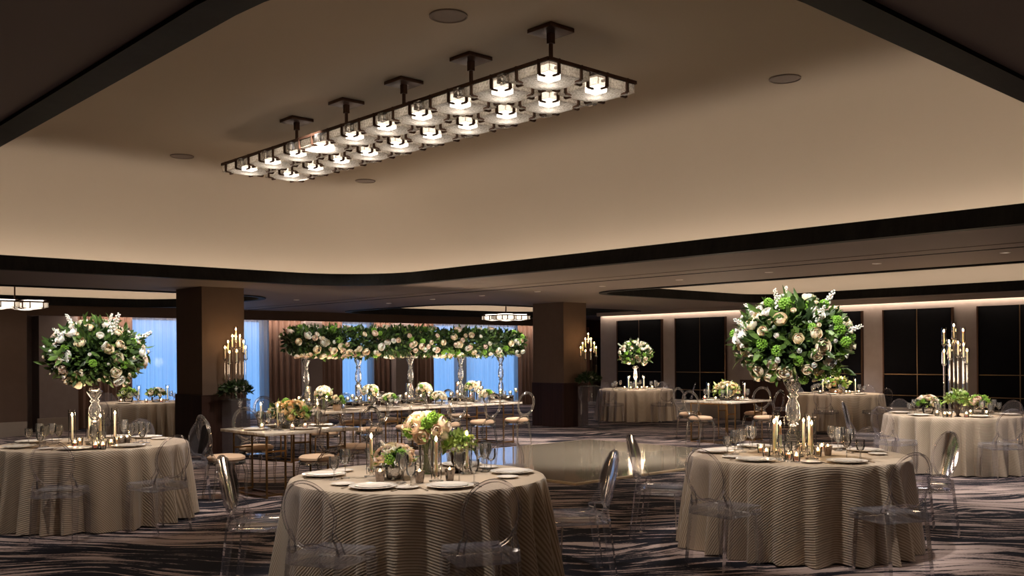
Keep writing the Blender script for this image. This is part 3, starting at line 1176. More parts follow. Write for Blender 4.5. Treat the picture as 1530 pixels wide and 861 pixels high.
def foliage(name, parent, rx, ry, rz, n, L, w, mat, seed, inner=.45, outer=1.0, lower=-1, base=(0, 0, 0), box=False):
    rg = random.Random(seed)
    mb = MB()
    for k in range(n):
        if box:
            q = Vector((rg.uniform(-1, 1), 0, 0))
            a = rg.uniform(0, 2 * pi)
            q.y, q.z = cos(a), sin(a)
            e = 1 - .35 * abs(q.x) ** 10
            d = Vector((rg.uniform(-.4, .4), q.y, q.z))
            s = rg.uniform(inner, outer) * e
            p = Vector((q.x * rx, q.y * ry * s, q.z * rz * s))
        else:
            d = Vector((rg.gauss(0, 1), rg.gauss(0, 1), rg.gauss(0, 1))).normalized()
            if d.z < lower:
                d.z = -d.z * .5
            s = rg.uniform(inner, outer)
            p = Vector((d.x * rx * s, d.y * ry * s, d.z * rz * s))
        dd = d + Vector((rg.uniform(-.8, .8), rg.uniform(-.8, .8), rg.uniform(-.8, .8)))
        ll = L * rg.uniform(.7, 1.25)
        v, f = leaf_verts(p + Vector(base), dd, ll, w * rg.uniform(.7, 1.2), rg)
        mb.add(v, f)
    return obj(name, mb, mat, parent, True, False)

def add_flower(kind, name, parent, p, d, s, rg):
    o = bpy.data.objects.new(name, rg.choice(FM[kind]))
    COL.objects.link(o)
    o.parent = parent
    o.location = p
    q = Vector((0, 0, 1)).rotation_difference(Vector(d).normalized())
    o.rotation_mode = 'QUATERNION'
    o.rotation_quaternion = q @ Quaternion((0, 0, 1), rg.uniform(0, 6))
    o.scale = (s, s, s if kind != 'spike' else s)
    return o

def sphere_dirs(n, rg, zmin=-1.0):
    out = []
    for k in range(n):
        z = 1 - (1 - zmin) * (k + .5) / n
        a = k * 2.399963 + rg.uniform(-.25, .25)
        q = sqrt(max(0, 1 - z * z))
        out.append(Vector((q * cos(a), q * sin(a), z)))
    rg.shuffle(out)
    return out

def bouquet(label, loc, R, RZ, seed, roses=34, balls=14, spikes=8, leaves=900, kinds=('cream', 'cream', 'white', 'blush'), rs=.058, zmin=-.75, leaf='leaf', group=None, name='flower_arrangement', spike_up=True):
    rg = random.Random(seed)
    t = thing(name, label, 'flowers', loc, rg.uniform(0, 6), group)
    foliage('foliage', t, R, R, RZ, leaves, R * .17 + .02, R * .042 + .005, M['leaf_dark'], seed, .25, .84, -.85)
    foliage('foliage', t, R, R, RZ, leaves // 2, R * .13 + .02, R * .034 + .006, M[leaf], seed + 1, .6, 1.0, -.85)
    foliage('foliage', t, R, R, RZ, 150, R * .26, R * .036 + .006, M[leaf], seed + 2, .8, 1.06, -.6)
    ds = sphere_dirs(roses + balls, rg, zmin)
    for k, d in enumerate(ds):
        e = rg.uniform(.86, 1.06)
        p = Vector((d.x * R * e, d.y * R * e, d.z * RZ * e))
        if k < roses:
            add_flower(rg.choice(kinds), 'rose', t, p, d + Vector((0, 0, .15)), rs * rg.uniform(.72, 1.2), rg)
        else:
            add_flower('ball', 'viburnum', t, p, d, rs * rg.uniform(.75, 1.05), rg)
    for d in sphere_dirs(spikes, rg, -.1):
        d = Vector((d.x, d.y, d.z + .1)).normalized()
        p = Vector((d.x * R * .82, d.y * R * .82, d.z * RZ * .82))
        add_flower('spike', 'flower_spike', t, p, d + Vector((0, 0, .2)), R * rg.uniform(.34, .56), rg)
    for d in sphere_dirs(min(60, roses), rg, zmin):
        e = rg.uniform(1.0, 1.1)
        add_flower(rg.choice(('white', 'cream')), 'small_bloom', t, (d.x * R * e, d.y * R * e, d.z * RZ * e), d, rs * rg.uniform(.26, .42), rg)
    return t

def crystal_stand(label, loc, h, s=1.0, group=None):
    t = thing('crystal_stand', label, 'flower stand', loc, 0, group)
    mb = MB(); mb.lathe([(.085 * s, 0), (.088 * s, .012), (.05 * s, .025), (.03 * s, .05), (.04 * s, .07)], 20); obj('base', mb, M['cutglass'], t)
    mb = MB()
    H = h - .07
    prof = [(.036, 0), (.05, .02), (.052, .10), (.045, .22), (.026, .27), (.024, .30), (.045, .33), (.026, .36), (.042, .38), (.056, .45), (.050, .60), (.030, .68), (.028, .70), (.044, .735), (.028, .77), (.036, .80), (.060, .88), (.072, .93), (.050, .96), (.046, 1.0)]
    mb.lathe([(r * s, .07 + z * H) for r, z in prof], 20); obj('column', mb, M['cutglass'], t)
    return t

def flame(parent, z, r=.009, h=.034, mat='flame', x=0, y=0):
    mb = MB(); mb.lathe([(.0005, 0), (r * .7, h * .15), (r, h * .35), (r * .7, h * .6), (r * .3, h * .85), (.0004, h)], 10)
    o = obj('flame', mb, M[mat], parent)
    o.location = (x, y, z)
    return o

PROTO = {}

def proto(kind):
    """one of each small table piece; the first use takes it, later ones copy it"""
    if kind == 'taper_candle':
        t = thing('taper_candle', 'x', 'candle')
        mb = MB(); mb.lathe([(.05, 0), (.052, .006), (.016, .014), (.012, .03), (.022, .036), (.022, .055), (.014, .055), (.014, .04)], 16, cap1=False); obj('holder', mb, M['glass'], t)
        mb = MB(); mb.lathe([(.011, .04), (.0115, .05), (.0105, .265), (.007, .272), (.001, .274)], 12); c = obj('candle', mb, M['wax'], t)
        mb = MB(); mb.tube([(0, 0, .272), (.001, 0, .286)], .0012, 5); obj('wick', mb, M['bronze'], c)
        flame(c, .276, .0095, .036)
        mb = MB(); mb.lathe([(.036, .012), (.036, .34), (.033, .34), (.033, .014)], 18, cap0=False, cap1=False); obj('glass_chimney', mb, M['hurricane'], t)
    elif kind == 'votive':
        t = thing('votive_candle', 'x', 'candle')
        mb = MB(); mb.lathe([(.026, 0), (.028, .003), (.036, .075), (.0335, .075), (.027, .012), (.0002, .011)], 18, cap1=False); obj('glass_cup', mb, M['glass'], t)
        mb = MB(); mb.lathe([(.0255, .0125), (.030, .045), (.001, .044)], 16); c = obj('candle', mb, M['wax'], t)
        flame(c, .047, .009, .026)
    elif kind == 'silver_votive':
        t = thing('votive_candle', 'x', 'candle')
        mb = MB(); mb.lathe([(.025, 0), (.027, .003), (.038, .082), (.0355, .082), (.027, .012), (.0002, .011)], 18, cap1=False); obj('glass_cup', mb, M['silver'], t)
        mb = MB(); mb.lathe([(.0255, .0125), (.033, .062), (.001, .061)], 16); c = obj('candle', mb, M['wax'], t)
        flame(c, .064, .010, .030)
    elif kind == 'floating':
        t = thing('cylinder_candle', 'x', 'candle')
        mb = MB(); mb.lathe([(.042, 0), (.044, .004), (.044, .30), (.040, .30), (.040, .012), (.0002, .011)], 18, cap1=False); obj('glass_cylinder', mb, M['glass'], t)
        mb = MB(); mb.lathe([(.030, .235), (.037, .25), (.035, .268), (.001, .27)], 16); c = obj('candle', mb, M['wax'], t)
        flame(c, .27, .010, .028)
    elif kind == 'stem_votive':
        t = thing('stemmed_votive', 'x', 'candle')
        mb = MB(); mb.lathe([(.036, 0), (.036, .004), (.008, .012), (.007, .15), (.03, .17), (.034, .235), (.031, .235), (.027, .178), (.0002, .174)], 16, cap1=False); obj('glass_stem', mb, M['glass'], t)
        mb = MB(); mb.lathe([(.024, .178), (.028, .21), (.001, .21)], 14); c = obj('candle', mb, M['wax'], t)
        flame(c, .212, .010, .028)
    elif kind == 'wine':
        t = thing('wine_glass', 'x', 'glass')
        mb = MB(); mb.lathe([(.034, 0), (.034, .0025), (.008, .008), (.004, .018), (.0035, .085), (.008, .097)], 18); obj('stem', mb, M['glass'], t)
        mb = MB(); mb.lathe([(.004, .095), (.022, .105), (.037, .135), (.039, .155), (.033, .205), (.0315, .205), (.037, .155), (.035, .136), (.020, .110), (.001, .104)], 20, cap1=False); obj('bowl', mb, M['glass'], t)
    elif kind == 'tumbler':
        t = thing('water_goblet', 'x', 'glass')
        mb = MB(); mb.lathe([(.034, 0), (.034, .003), (.009, .010), (.005, .02), (.005, .06), (.010, .07)], 18); obj('stem', mb, M['glass'], t)
        mb = MB(); mb.lathe([(.006, .068), (.026, .08), (.036, .11), (.036, .16), (.0345, .16), (.0345, .11), (.024, .084), (.001, .078)], 20, cap1=False); obj('bowl', mb, M['glass'], t)
    elif kind == 'plate':
        t = thing('dinner_plate', 'x', 'plate')
        mb = MB(); mb.lathe([(.085, .0), (.09, .004), (.155, .017), (.158, .0195), (.153, .021), (.105, .010), (.0001, .009)], 32, cap1=False); obj('rim', mb, M['china'], t)
        mb = MB(); mb.lathe([(.004, .0105), (.082, .0105), (.086, .013), (.120, .022), (.117, .0245), (.082, .0175), (.0001, .017)], 32, cap0=True, cap1=False); obj('salad_plate', mb, M['china'], t)
    elif kind == 'bread':
        t = thing('bread_plate', 'x', 'plate')
        mb = MB(); mb.lathe([(.045, 0), (.05, .003), (.078, .011), (.080, .013), (.076, .014), (.052, .007), (.0001, .006)], 28, cap1=False); obj('plate', mb, M['china'], t)
    elif kind == 'fork':
        t = thing('fork', 'x', 'cutlery')
        mb = MB(); mb.box(-.003, -.10, .001, .003, .04, .004); mb.box(-.006, -.10, .001, .006, -.05, .0045); obj('handle', mb, M['steel'], t, False)
        mb = MB(); mb.box(-.011, .04, .001, .011, .06, .004)
        for q in (-.0095, -.0035, .0025, .0085):
            mb.box(q - .0015, .06, .001, q + .0015, .10, .004)
        obj('tines', mb, M['steel'], t, False)
    elif kind == 'knife':
        t = thing('knife', 'x', 'cutlery')
        mb = MB(); mb.box(-.006, -.11, .001, .006, -.01, .006, .0015); obj('handle', mb, M['steel'], t, False)
        mb = MB(); mb.add([(-.006, -.01, .001), (.008, -.01, .001), (.010, .06, .001), (.0, .115, .001), (-.006, .10, .001), (-.006, -.01, .004), (.008, -.01, .0025), (.010, .06, .0025), (.0, .115, .0025), (-.006, .10, .004)],
                          [(0, 1, 2, 3, 4), (9, 8, 7, 6, 5), (0, 5, 6, 1), (1, 6, 7, 2), (2, 7, 8, 3), (3, 8, 9, 4), (4, 9, 5, 0)]); obj('blade', mb, M['steel'], t, False)
    return t

def put(kind, x, y, z=Z_T, rz=0, key=None, text='', group=None, scale=1):
    if kind not in PROTO:
        PROTO[kind] = proto(kind)
        o = PROTO[kind]
        o.location = (x, y, z); o.rotation_euler = (0, 0, rz)
    else:
        o = dup(PROTO[kind], (x, y, z), rz)
    o.scale = (scale, scale, scale)
    ranked(o, key or kind + text, text, group)
    return o

TXT = {'taper_candle': 'lit taper candle in glass chimney on ', 'votive': 'lit votive in clear glass cup on ', 'silver_votive': 'lit votive in dark silvered cup on ',
       'wine': 'stemmed wine glass on ', 'tumbler': 'short-stemmed goblet on ', 'plate': 'white stacked dinner plates on ', 'bread': 'small white bread plate on ',
       'fork': 'polished fork beside a plate on ', 'knife': 'polished knife beside a plate on ', 'floating': 'glass cylinder with floating candle on ', 'stem_votive': 'lit candle in stemmed cup on '}

def on(i, kind, pts, F_fix=True):
    """table pieces by where they stand on table i"""
    nm = TABLES[i][3]
    c = tpos(i)
    for px, py in pts:
        p = Vector(W(px, py, Z_T))
        d = p - c
        if d.length > .78:
            p = c + d.normalized() * .78
        put(kind, p.x, p.y, Z_T + .0015, rnd.uniform(0, 6), '%s%d' % (kind, i), TXT[kind] + nm, kind.replace('_', ' ') + 's on the round tables')

def settings(i, full=True, glasses=True):
    nm = TABLES[i][3]
    c = tpos(i)
    for phi, _ in SEATS[i]:
        d = tdir(phi)
        s = Vector((-d.y, d.x))       # to the diner's left or right
        rz = atan2(-d.y, -d.x) - pi / 2
        p = c + d * .68
        zz = Z_T + .0015
        g = ' on the round tables'
        put('plate', p.x, p.y, zz, rz, 'plate%d' % i, TXT['plate'] + nm, 'dinner plates' + g)
        if full:
            q = c + d * .60 + s * -.27
            put('bread', q.x, q.y, zz, rz, 'bread%d' % i, TXT['bread'] + nm, 'bread plates' + g)
            q = p - s * .185 - d * .01
            put('fork', q.x, q.y, zz, rz + .03, 'fork%d' % i, TXT['fork'] + nm, 'cutlery' + g)
            q = p + s * .185 - d * .01
            put('knife', q.x, q.y, zz, rz - .03, 'knife%d' % i, TXT['knife'] + nm, 'cutlery' + g)
        if glasses:
            q = c + d * .50 + s * .13
            put('wine', q.x, q.y, zz, 0, 'wine%d' % i, TXT['wine'] + nm, 'wine glasses' + g)
            q = c + d * .56 + s * .215
            put('tumbler', q.x, q.y, zz, 0, 'tumbler%d' % i, TXT['tumbler'] + nm, 'goblets' + g)

def low_bowl(label, x, y, z, R, seed, kinds, roses=16, balls=5, spikes=0, leaf='leaf', bowl='glass', leaves=260, h=.10, rs=.045, group=None):
    """flowers in a low bowl: one arrangement"""
    rg = random.Random(seed)
    t = thing('flower_bowl', label, 'flowers', (x, y, z), rg.uniform(0, 6), group)
    mb = MB(); w = R * .55
    mb.lathe([(w * .7, 0), (w * .8, .006), (w, h * .6), (w * .95, h), (w * .9, h), (w * .93, h * .6), (w * .7, .012), (.0002, .012)], 20, cap1=False); obj('bowl', mb, M[bowl], t)
    foliage('foliage', t, R, R, R * .62, leaves, R * .38, R * .09, M['leaf_dark'], seed, .3, .95, -.25, (0, 0, h + R * .30))
    foliage('foliage', t, R, R, R * .62, leaves // 2, R * .36, R * .10, M[leaf], seed + 1, .6, 1.05, -.25, (0, 0, h + R * .30))
    for k, d in enumerate(sphere_dirs(roses + balls, rg, -.15)):
        p = Vector((d.x * R * .92, d.y * R * .92, h + R * .30 + d.z * R * .66))
        if k < roses:
            add_flower(rg.choice(kinds), 'rose', t, p, d + Vector((0, 0, .3)), rs * rg.uniform(.75, 1.15), rg)
        else:
            add_flower('ball', 'viburnum', t, p, d, rs * rg.uniform(.7, 1), rg)
    for d in sphere_dirs(spikes, rg, .1):
        add_flower('spike', 'flower_spike', t, Vector((d.x * R * .7, d.y * R * .7, h + R * .3 + d.z * R * .5)), d, R * .7, rg)
    return t

def tall_vase(label, x, y, z, h, R, seed, kinds, roses=14, vase='glass', stem=True, leaf='leaf', group=None, balls=2, rs=.045, leaves=200):
    rg = random.Random(seed)
    t = thing('flower_vase', label, 'flowers', (x, y, z), 0, group)
    mb = MB(); r = .05 if vase == 'glass' else .045
    if vase == 'glass':
        mb.lathe([(r, 0), (r + .002, .004), (r + .006, h), (r + .002, h), (r - .003, .012), (.0002, .012)], 20, cap1=False)
    else:
        mb.lathe([(r * .95, 0), (r, .006), (r * .45, .02), (r * .5, .04), (r * 1.1, h * .55), (r * 1.35, h), (r * 1.28, h), (r, h * .55), (.0002, .06)], 20, cap1=False)
    obj('vase', mb, M[vase], t)
    if stem:
        mb = MB()
        for k in range(16):
            a = rg.uniform(0, 6.28); a2 = a + rg.uniform(1.5, 3.5)
            q = rg.uniform(.3, 1) * (r - .010)
            mb.tube([(q * cos(a), q * sin(a), .016), (.35 * q * cos((a + a2) / 2), .35 * q * sin((a + a2) / 2), h * .5), (q * cos(a2), q * sin(a2), h)], .0042, 5)
        obj('stems', mb, M['stems'], t)
    zc = h + R * .45
    foliage('foliage', t, R, R, R * .75, leaves, R * .40, R * .10, M[leaf], seed, .35, 1.0, -.45, (0, 0, zc))
    for k, d in enumerate(sphere_dirs(roses + balls, rg, -.35)):
        p = Vector((d.x * R * .9, d.y * R * .9, zc + d.z * R * .72))
        if k < roses:
            add_flower(rg.choice(kinds), 'rose', t, p, d + Vector((0, 0, .25)), rs * rg.uniform(.75, 1.15), rg)
        else:
            add_flower('ball', 'viburnum', t, p, d, rs * .9, rg)
    return t

def candelabrum(label, x, y, z, stems, group=None, rz=0, rodr=.013):
    """clear rods of unequal height from one plate, a candle in a glass chimney on each"""
    t = thing('candelabrum', label, 'candelabrum', (x, y, z), rz, group)
    mb = MB(); mb.lathe([(.19, 0), (.195, .006), (.19, .014), (.001, .016)], 28); obj('base_plate', mb, M['cutglass'], t)
    for dx, dy, h in stems:
        mb = MB(); mb.tube([(dx, dy, .015), (dx, dy, h)], rodr, 6)
        rod = obj('rod', mb, M['acrylic'], t)
        mb = MB(); mb.lathe([(.014, h), (.034, h + .02), (.034, h + .032), (.012, h + .036)], 14, c=(dx, dy, 0)); obj('drip_cup', mb, M['cutglass'], rod)
        mb = MB(); mb.lathe([(.012, h + .036), (.0115, h + .19), (.001, h + .196)], 10, c=(dx, dy, 0)); cd = obj('candle', mb, M['wax'], t)
        flame(cd, h + .197, .012, .044, 'bulbflame', dx, dy)
        mb = MB(); mb.lathe([(.033, h + .034), (.033, h + .26), (.0305, h + .26), (.0305, h + .036)], 16, c=(dx, dy, 0), cap0=False, cap1=False); obj('glass_chimney', mb, M['hurricane'], rod)
    return t

def rf(x, y):
    """offset given as (right, away) seen from the camera"""
    p = RT * x + FW * y
    return p.x, p.y

def build_tabletops():
    # ---- nearest table
    for i in (1, 2, 3):
        settings(i, True)
    for i in (4,):
        settings(i, False)
    on(1, 'taper_candle', [(555, 713), (652, 720), (698, 708)])
    on(1, 'silver_votive', [(568, 722), (627, 722), (672, 719)])
    on(1, 'wine', [(600, 722), (716, 704), (727, 702)])
    x, y = W(590, 716, Z_T); low_bowl('low bowl of blush and white roses with leaves on the nearest round table', x, y, Z_T + .001, .13, 11, ('blush', 'white', 'cream'), 11, 4, 3, bowl='cutglass', rs=.046, leaf='leaf_light')
    x, y = W(637, 708, Z_T); tall_vase('clear cylinder vase of green stems and white flowers on the nearest round table', x, y, Z_T + .001, .25, .155, 12, ('white', 'cream', 'blush'), 16, 'glass', True, 'leaf_light', None, 5, .048)
    x, y = W(684, 707, Z_T); tall_vase('dark goblet vase of pale green blooms on the nearest round table', x, y, Z_T + .001, .15, .12, 13, ('white',), 3, 'darkvase', False, 'leaf_light', None, 5, .026, 300)
    # ---- right foreground table
    c = tpos(2)
    x, y = W(1185, 682, Z_T)
    crystal_stand('tall cut-crystal stand under the big right bouquet', (x, y, Z_T + .0015), .66, 1.05, 'crystal flower stands')
    bouquet('huge ball of cream roses and green viburnum high on the right foreground table', (x, y, 1.72), .46, .36, 21, 48, 38, 9, 2000, ('cream', 'white', 'cream'), rs=.050, zmin=-.9, leaf='leaf', group='tall bouquets on stands')
    on(2, 'taper_candle', [(1157, 682), (1166, 686), (1160, 676), (1201, 680), (1213, 686), (1209, 676)])
    on(2, 'votive', [(1137, 677), (1145, 683), (1178, 687), (1194, 675), (1222, 682), (1228, 675), (1190, 690)])
    on(2, 'silver_votive', [(1237, 681)])
    on(2, 'wine', [(1098, 679), (1110, 676), (1120, 670), (1243, 671), (1257, 673), (1270, 677)])
    # ---- left foreground table
    x, y = W(142, 664, Z_T)
    crystal_stand('tall cut-crystal stand under the left bouquet', (x, y, Z_T + .0015), .56, 1.05, 'crystal flower stands')
    bouquet('large ball of cream roses and dark leaves high on the left foreground table', (x + .02, y, 1.65), .45, .33, 31, 54, 8, 9, 2200, kinds=('cream', 'blush', 'cream', 'white'), rs=.044, zmin=-.85, leaf='leaf', group='tall bouquets on stands')
    on(3, 'taper_candle', [(108, 663), (134, 661), (150, 666), (172, 659)])
    on(3, 'votive', [(112, 669), (119, 666), (166, 668), (176, 664), (154, 672), (143, 672)])
    on(3, 'silver_votive', [(181, 666), (190, 665)])
    on(3, 'wine', [(68, 668), (78, 664), (88, 667), (203, 662), (211, 660), (219, 662)])
    # ---- far right table with candelabrum
    x, y = W(1427, 616, Z_T)
    st = [(0, .02, 1.03), (-.13, .05, .95), (.145, .05, .96), (.03, -.04, .78), (-.04, .09, .80), (-.10, -.07, .74), (.10, -.06, .75), (-.165, -.03, .66), (.17, -.02, .67)]
    candelabrum('tall candelabrum of clear rods and candles on the far right round table', x, y, Z_T + .0015, st, 'candelabra', YAW)
    cc = tpos(4)
    for (px, py, lab, bw, lf, dk) in ((1387, 619, 'green and blush low bouquet left of the candelabrum', 'glass', 'leaf', 0), (1461, 619, 'green and blush low bouquet right of the candelabrum', 'glass', 'leaf', 0)):
        x, y = W(px, py, Z_T); low_bowl(lab, x, y, Z_T + .001, .15, px, ('blush', 'white'), 7, 7, bowl=bw, leaf='leaf_light', rs=.045)
    x, y = W(1431, 623, Z_T); tall_vase('dark goblet vase of pale green blooms before the candelabrum', x, y, Z_T + .001, .17, .15, 44, ('white',), 2, 'darkvase', False, 'leaf_light', None, 6, .03, 300)
    on(4, 'votive', [(1400, 622), (1409, 625), (1419, 624), (1444, 624), (1450, 621), (1474, 622)])
    # ---- distant round tables
    c = tpos(5)
    crystal_stand('tall crystal stand on the distant round table right of the right column', (c.x, c.y, Z_T + .0015), .58, 1.1, 'crystal flower stands')
    bouquet('ball of white and green flowers high on the distant round table', (c.x, c.y, 1.64), .40, .30, 51, 34, 16, 7, 900, rs=.052, zmin=-.8, group='tall bouquets on stands')
    nm = TABLES[5][3]
    for ax, ay in ((-.17, 0), (-.02, -.2), (.05, .18), (.2, -.05)):
        p = rf(ax, ay); put('taper_candle', c.x + p[0], c.y + p[1], Z_T + .0015, 0, 'taper5', TXT['taper_candle'] + nm, 'taper candles on the round tables')
    for ax, ay in ((-.28, -.1), (-.15, -.25), (.0, -.35), (.12, -.25), (.27, -.1), (.42, .05)):
        p = rf(ax, ay); put('votive', c.x + p[0], c.y + p[1], Z_T + .0015, 0, 'votive5', TXT['votive'] + nm, 'votives on the round tables')
    settings(5, False)
    c = tpos(6); nm = TABLES[6][3]
    p = rf(-.05, .0); low_bowl('low cream and peach flowers on the back right round table', c.x + p[0], c.y + p[1], Z_T + .001, .26, 61, ('cream', 'peach', 'white'), 18, 5, bowl='blushbowl', rs=.05, leaf='leaf_light')
    for ax, ay in ((-.36, -.1), (.25, -.32), (.12, .34)):
        p = rf(ax, ay); put('taper_candle', c.x + p[0], c.y + p[1], Z_T + .0015, 0, 'taper6', TXT['taper_candle'] + nm, 'taper candles on the round tables')
    for ax, ay in ((-.45, -.2), (-.18, -.36), (.1, -.4), (.38, -.15), (.05, -.34)):
        p = rf(ax, ay); put('votive', c.x + p[0], c.y + p[1], Z_T + .0015, 0, 'votive6', TXT['votive'] + nm, 'votives on the round tables')
    settings(6, False)
    c = tpos(7); nm = TABLES[7][3]
    for ax, lab in ((-.26, 'left low green bouquet on the rear left round table'), (.28, 'right low green bouquet on the rear left round table')):
        p = rf(ax, -.1); low_bowl(lab, c.x + p[0], c.y + p[1], Z_T + .001, .17, int(70 + ax * 10), ('white',), 4, 4, bowl='glass', leaf='leaf_light', leaves=300)
    for ax, ay in ((.03, -.32), (.5, -.1)):
        p = rf(ax, ay); put('taper_candle', c.x + p[0], c.y + p[1], Z_T + .0015, 0, 'taper7', TXT['taper_candle'] + nm, 'taper candles on the round tables')
    for ax, ay in ((-.3, -.35), (.2, -.4), (.45, -.3)):
        p = rf(ax, ay); put('votive', c.x + p[0], c.y + p[1], Z_T + .0015, 0, 'votive7', TXT['votive'] + nm, 'votives on the round tables')
    settings(7, False)
    # ---- square tables
    for (x0, x1, y0, y1), nm, sd in ((SQL, 'the left square marble table', 81), (SQR, 'the right square marble table', 91)):
        xm, ym = (x0 + x1) / 2, (y0 + y1) / 2
        low_bowl('low mound of peach roses and greenery on ' + nm, xm, ym, Z_T + .001, .24, sd, ('peach', 'peach', 'cream'), 22, 4, bowl='cutglass', rs=.05, h=.09, leaf='leaf_light')
        for ax, ay in ((-.34, -.02), (-.06, -.34), (.34, .0), (.02, .34)):
            p = rf(ax, ay); put('taper_candle', xm + p[0], ym + p[1], Z_T + .0015, 0, 'taper' + nm, TXT['taper_candle'] + nm, 'taper candles on the square tables')
        for ax, ay in ((-.26, -.28), (.12, -.38), (.24, -.24), (-.38, .12)):
            p = rf(ax, ay); put('votive', xm + p[0], ym + p[1], Z_T + .0015, 0, 'votive' + nm, TXT['votive'] + nm, 'votives on the square tables')
        for k, (dx, dy) in enumerate(((0, -1), (-1, 0), (1, 0), (0, 1))):
            hx, hy = (x1 - x0) / 2 - .19, (y1 - y0) / 2 - .19
            px, py = xm + dx * hx, ym + dy * hy
            rz = atan2(-dy, -dx) - pi / 2
            put('plate', px, py, Z_T + .001, rz, 'plate' + nm, TXT['plate'] + nm, 'dinner plates on the square tables')
            for q in (.21, .29):
                ox, oy = -dy * q - dx * .12 * (q > .25), dx * q - dy * .12 * (q > .25)
                put('wine', px + ox - dx * .04, py + oy - dy * .04, Z_T + .001, 0, 'wine' + nm, TXT['wine'] + nm, 'wine glasses on the square tables')
    # ---- long table
    nm = 'the long garland table'
    ym = (LNG[2] + LNG[3]) / 2
    xs = [x_on_y(px, ym) for px in (457, 535, 613, 688, 748)]
    riser = None
    for k, x in enumerate(xs):
        t = thing('mirrored_riser', 'x', 'riser', (x, ym, Z_T + .001), 0)
        mb = MB(); mb.box(-.17, -.17, 0, .17, .17, .10, .004); obj('riser_box', mb, M['mirror'], t)
        mb = MB(); mb.box(-.175, -.175, .10, .175, .175, .112, .003); obj('riser_top', mb, M['glass'], t)
        ranked(t, 'riser', 'mirrored box riser under a garland stand', 'mirrored risers on the long table')
        o = crystal_stand('x', (x, ym, Z_T + .1145), .74, .95, 'crystal stands carrying the garland')
        ranked(o, 'gstand', 'tall crystal stand carrying the flower garland')
        for dx, dy in ((-.125, -.125), (.125, -.125), (-.125, .125), (.125, .125)):
            put('votive', x + dx, ym + dy, Z_T + .1145, 0, 'riservot%d' % k, 'lit votive on the %s mirrored riser from left' % ORD[k + 1], 'votives on the mirrored risers')
        for dx, dy, kd in ((-.26, -.22, 'stem_votive'), (.25, -.20, 'stem_votive'), (.30, .22, 'floating'), (.24, .36, 'floating')):
            if k == 4:
                dx = -abs(dx) if dy > 0 else dx * .8
            put(kd, x + dx, ym + dy, Z_T + .001, 0, kd + 'long', TXT[kd] + nm, kd.replace('_', ' ') + 's on the long table', 1.0 if kd != 'floating' else (1.25 if dy > .3 else .95))
    for k in range(4):
        x = x_on_y((483, 553, 633, 705)[k], ym + .02)
        tall_vase('x', x, ym + .02, Z_T + .001, .22, .125, 100 + k, ('white', 'cream'), 14, 'glass', True, 'leaf', None, 2, .045)
        o = bpy.context.scene.objects[-1] if False else None
    RLAB = ['clear vase of white flowers right of the first garland stand', 'clear vase of white flowers right of the second garland stand', 'clear vase of white flowers right of the third garland stand', 'clear vase of white flowers right of the fourth garland stand']
    vs = sorted([o for o in COL.objects if o.name.startswith('flower_vase') and o['label'] == 'x'], key=lambda o: o.location.x)
    for o, l in zip(vs, RLAB):
        o['label'] = l; o['group'] = 'white flower vases on the long table'
    for k, (px, kd) in enumerate(((503, 'greens'), (582, 'w'), (655, 'w'), (727, 'w'))):
        x = x_on_y(px, ym - .32)
        low_bowl(['tan bowl of green leaves on the long table behind a chair back', 'low white and green bouquet between the second and third garland stands',
                  'low cream and dark green bouquet between the third and fourth garland stands', 'low cream and green bouquet between the fourth and fifth garland stands'][k],
                 x, ym - .32, Z_T + .001, .125, 120 + k, ('cream', 'white'), 3 if kd == 'greens' else 11, 5, bowl='blushbowl' if kd == 'greens' else 'glass', leaf='leaf', rs=.045, h=.10)
    for k in range(6):
        for yy in (LNG[2] + .165, LNG[3] - .165):
            x = LNG[0] + .42 + .79 * k
            sd = 'near' if yy < ym else 'far'
            put('plate', x, yy, Z_T + .001, 0, 'platelong' + sd, TXT['plate'] + 'the %s side of the long garland table' % sd, 'dinner plates on the long table')
            put('wine', x + .20, yy + (.08 if sd == 'near' else -.08), Z_T + .001, 0, 'winelong' + sd, TXT['wine'] + 'the %s side of the long garland table' % sd, 'wine glasses on the long table')
    # the garland itself
    x0, x1 = x_on_y(428, ym), x_on_y(776, ym)
    rg = random.Random(5)
    t = thing('flower_garland', 'long horizontal garland of green leaves and cream roses above the long table', 'garland', ((x0 + x1) / 2, ym, 1.86))
    Lh = (x1 - x0) / 2
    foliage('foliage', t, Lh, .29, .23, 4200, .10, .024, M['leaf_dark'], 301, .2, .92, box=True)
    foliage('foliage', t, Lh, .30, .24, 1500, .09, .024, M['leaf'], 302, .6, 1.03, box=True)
    for k in range(96):
        u = -1 + 2 * (k + .5) / 96
        a = radians(rg.choice([rg.uniform(-160, -20), rg.uniform(-150, -30), rg.uniform(180, 230), rg.uniform(-50, 60)])) if k % 4 else radians(rg.uniform(20, 160))
        dy, dz = cos(a), sin(a)
        e = 1 - .4 * abs(u) ** 12
        add_flower(rg.choice(('cream', 'white', 'blush', 'cream')), 'rose', t, (u * Lh, dy * .31 * e, dz * .25 * e), (rg.uniform(-.3, .3), dy, dz + .1), rg.uniform(.042, .062), rg)
    for k in range(98):
        u = -.98 + 1.96 * (k + .5) / 98; a = rg.uniform(radians(150), radians(390))
        add_flower(rg.choice(('cream', 'white', 'blush')), 'small_bloom', t, (u * Lh, cos(a) * .31, sin(a) * .25), (rg.uniform(-.4, .4), cos(a), sin(a)), rg.uniform(.026, .042), rg)
    for k in range(70):
        u = rg.uniform(-1, 1); a = rg.uniform(0, 2 * pi)
        add_flower('ball', 'viburnum', t, (u * Lh * .98, cos(a) * .27, sin(a) * .22), (0, cos(a), sin(a)), rg.uniform(.035, .06), rg)

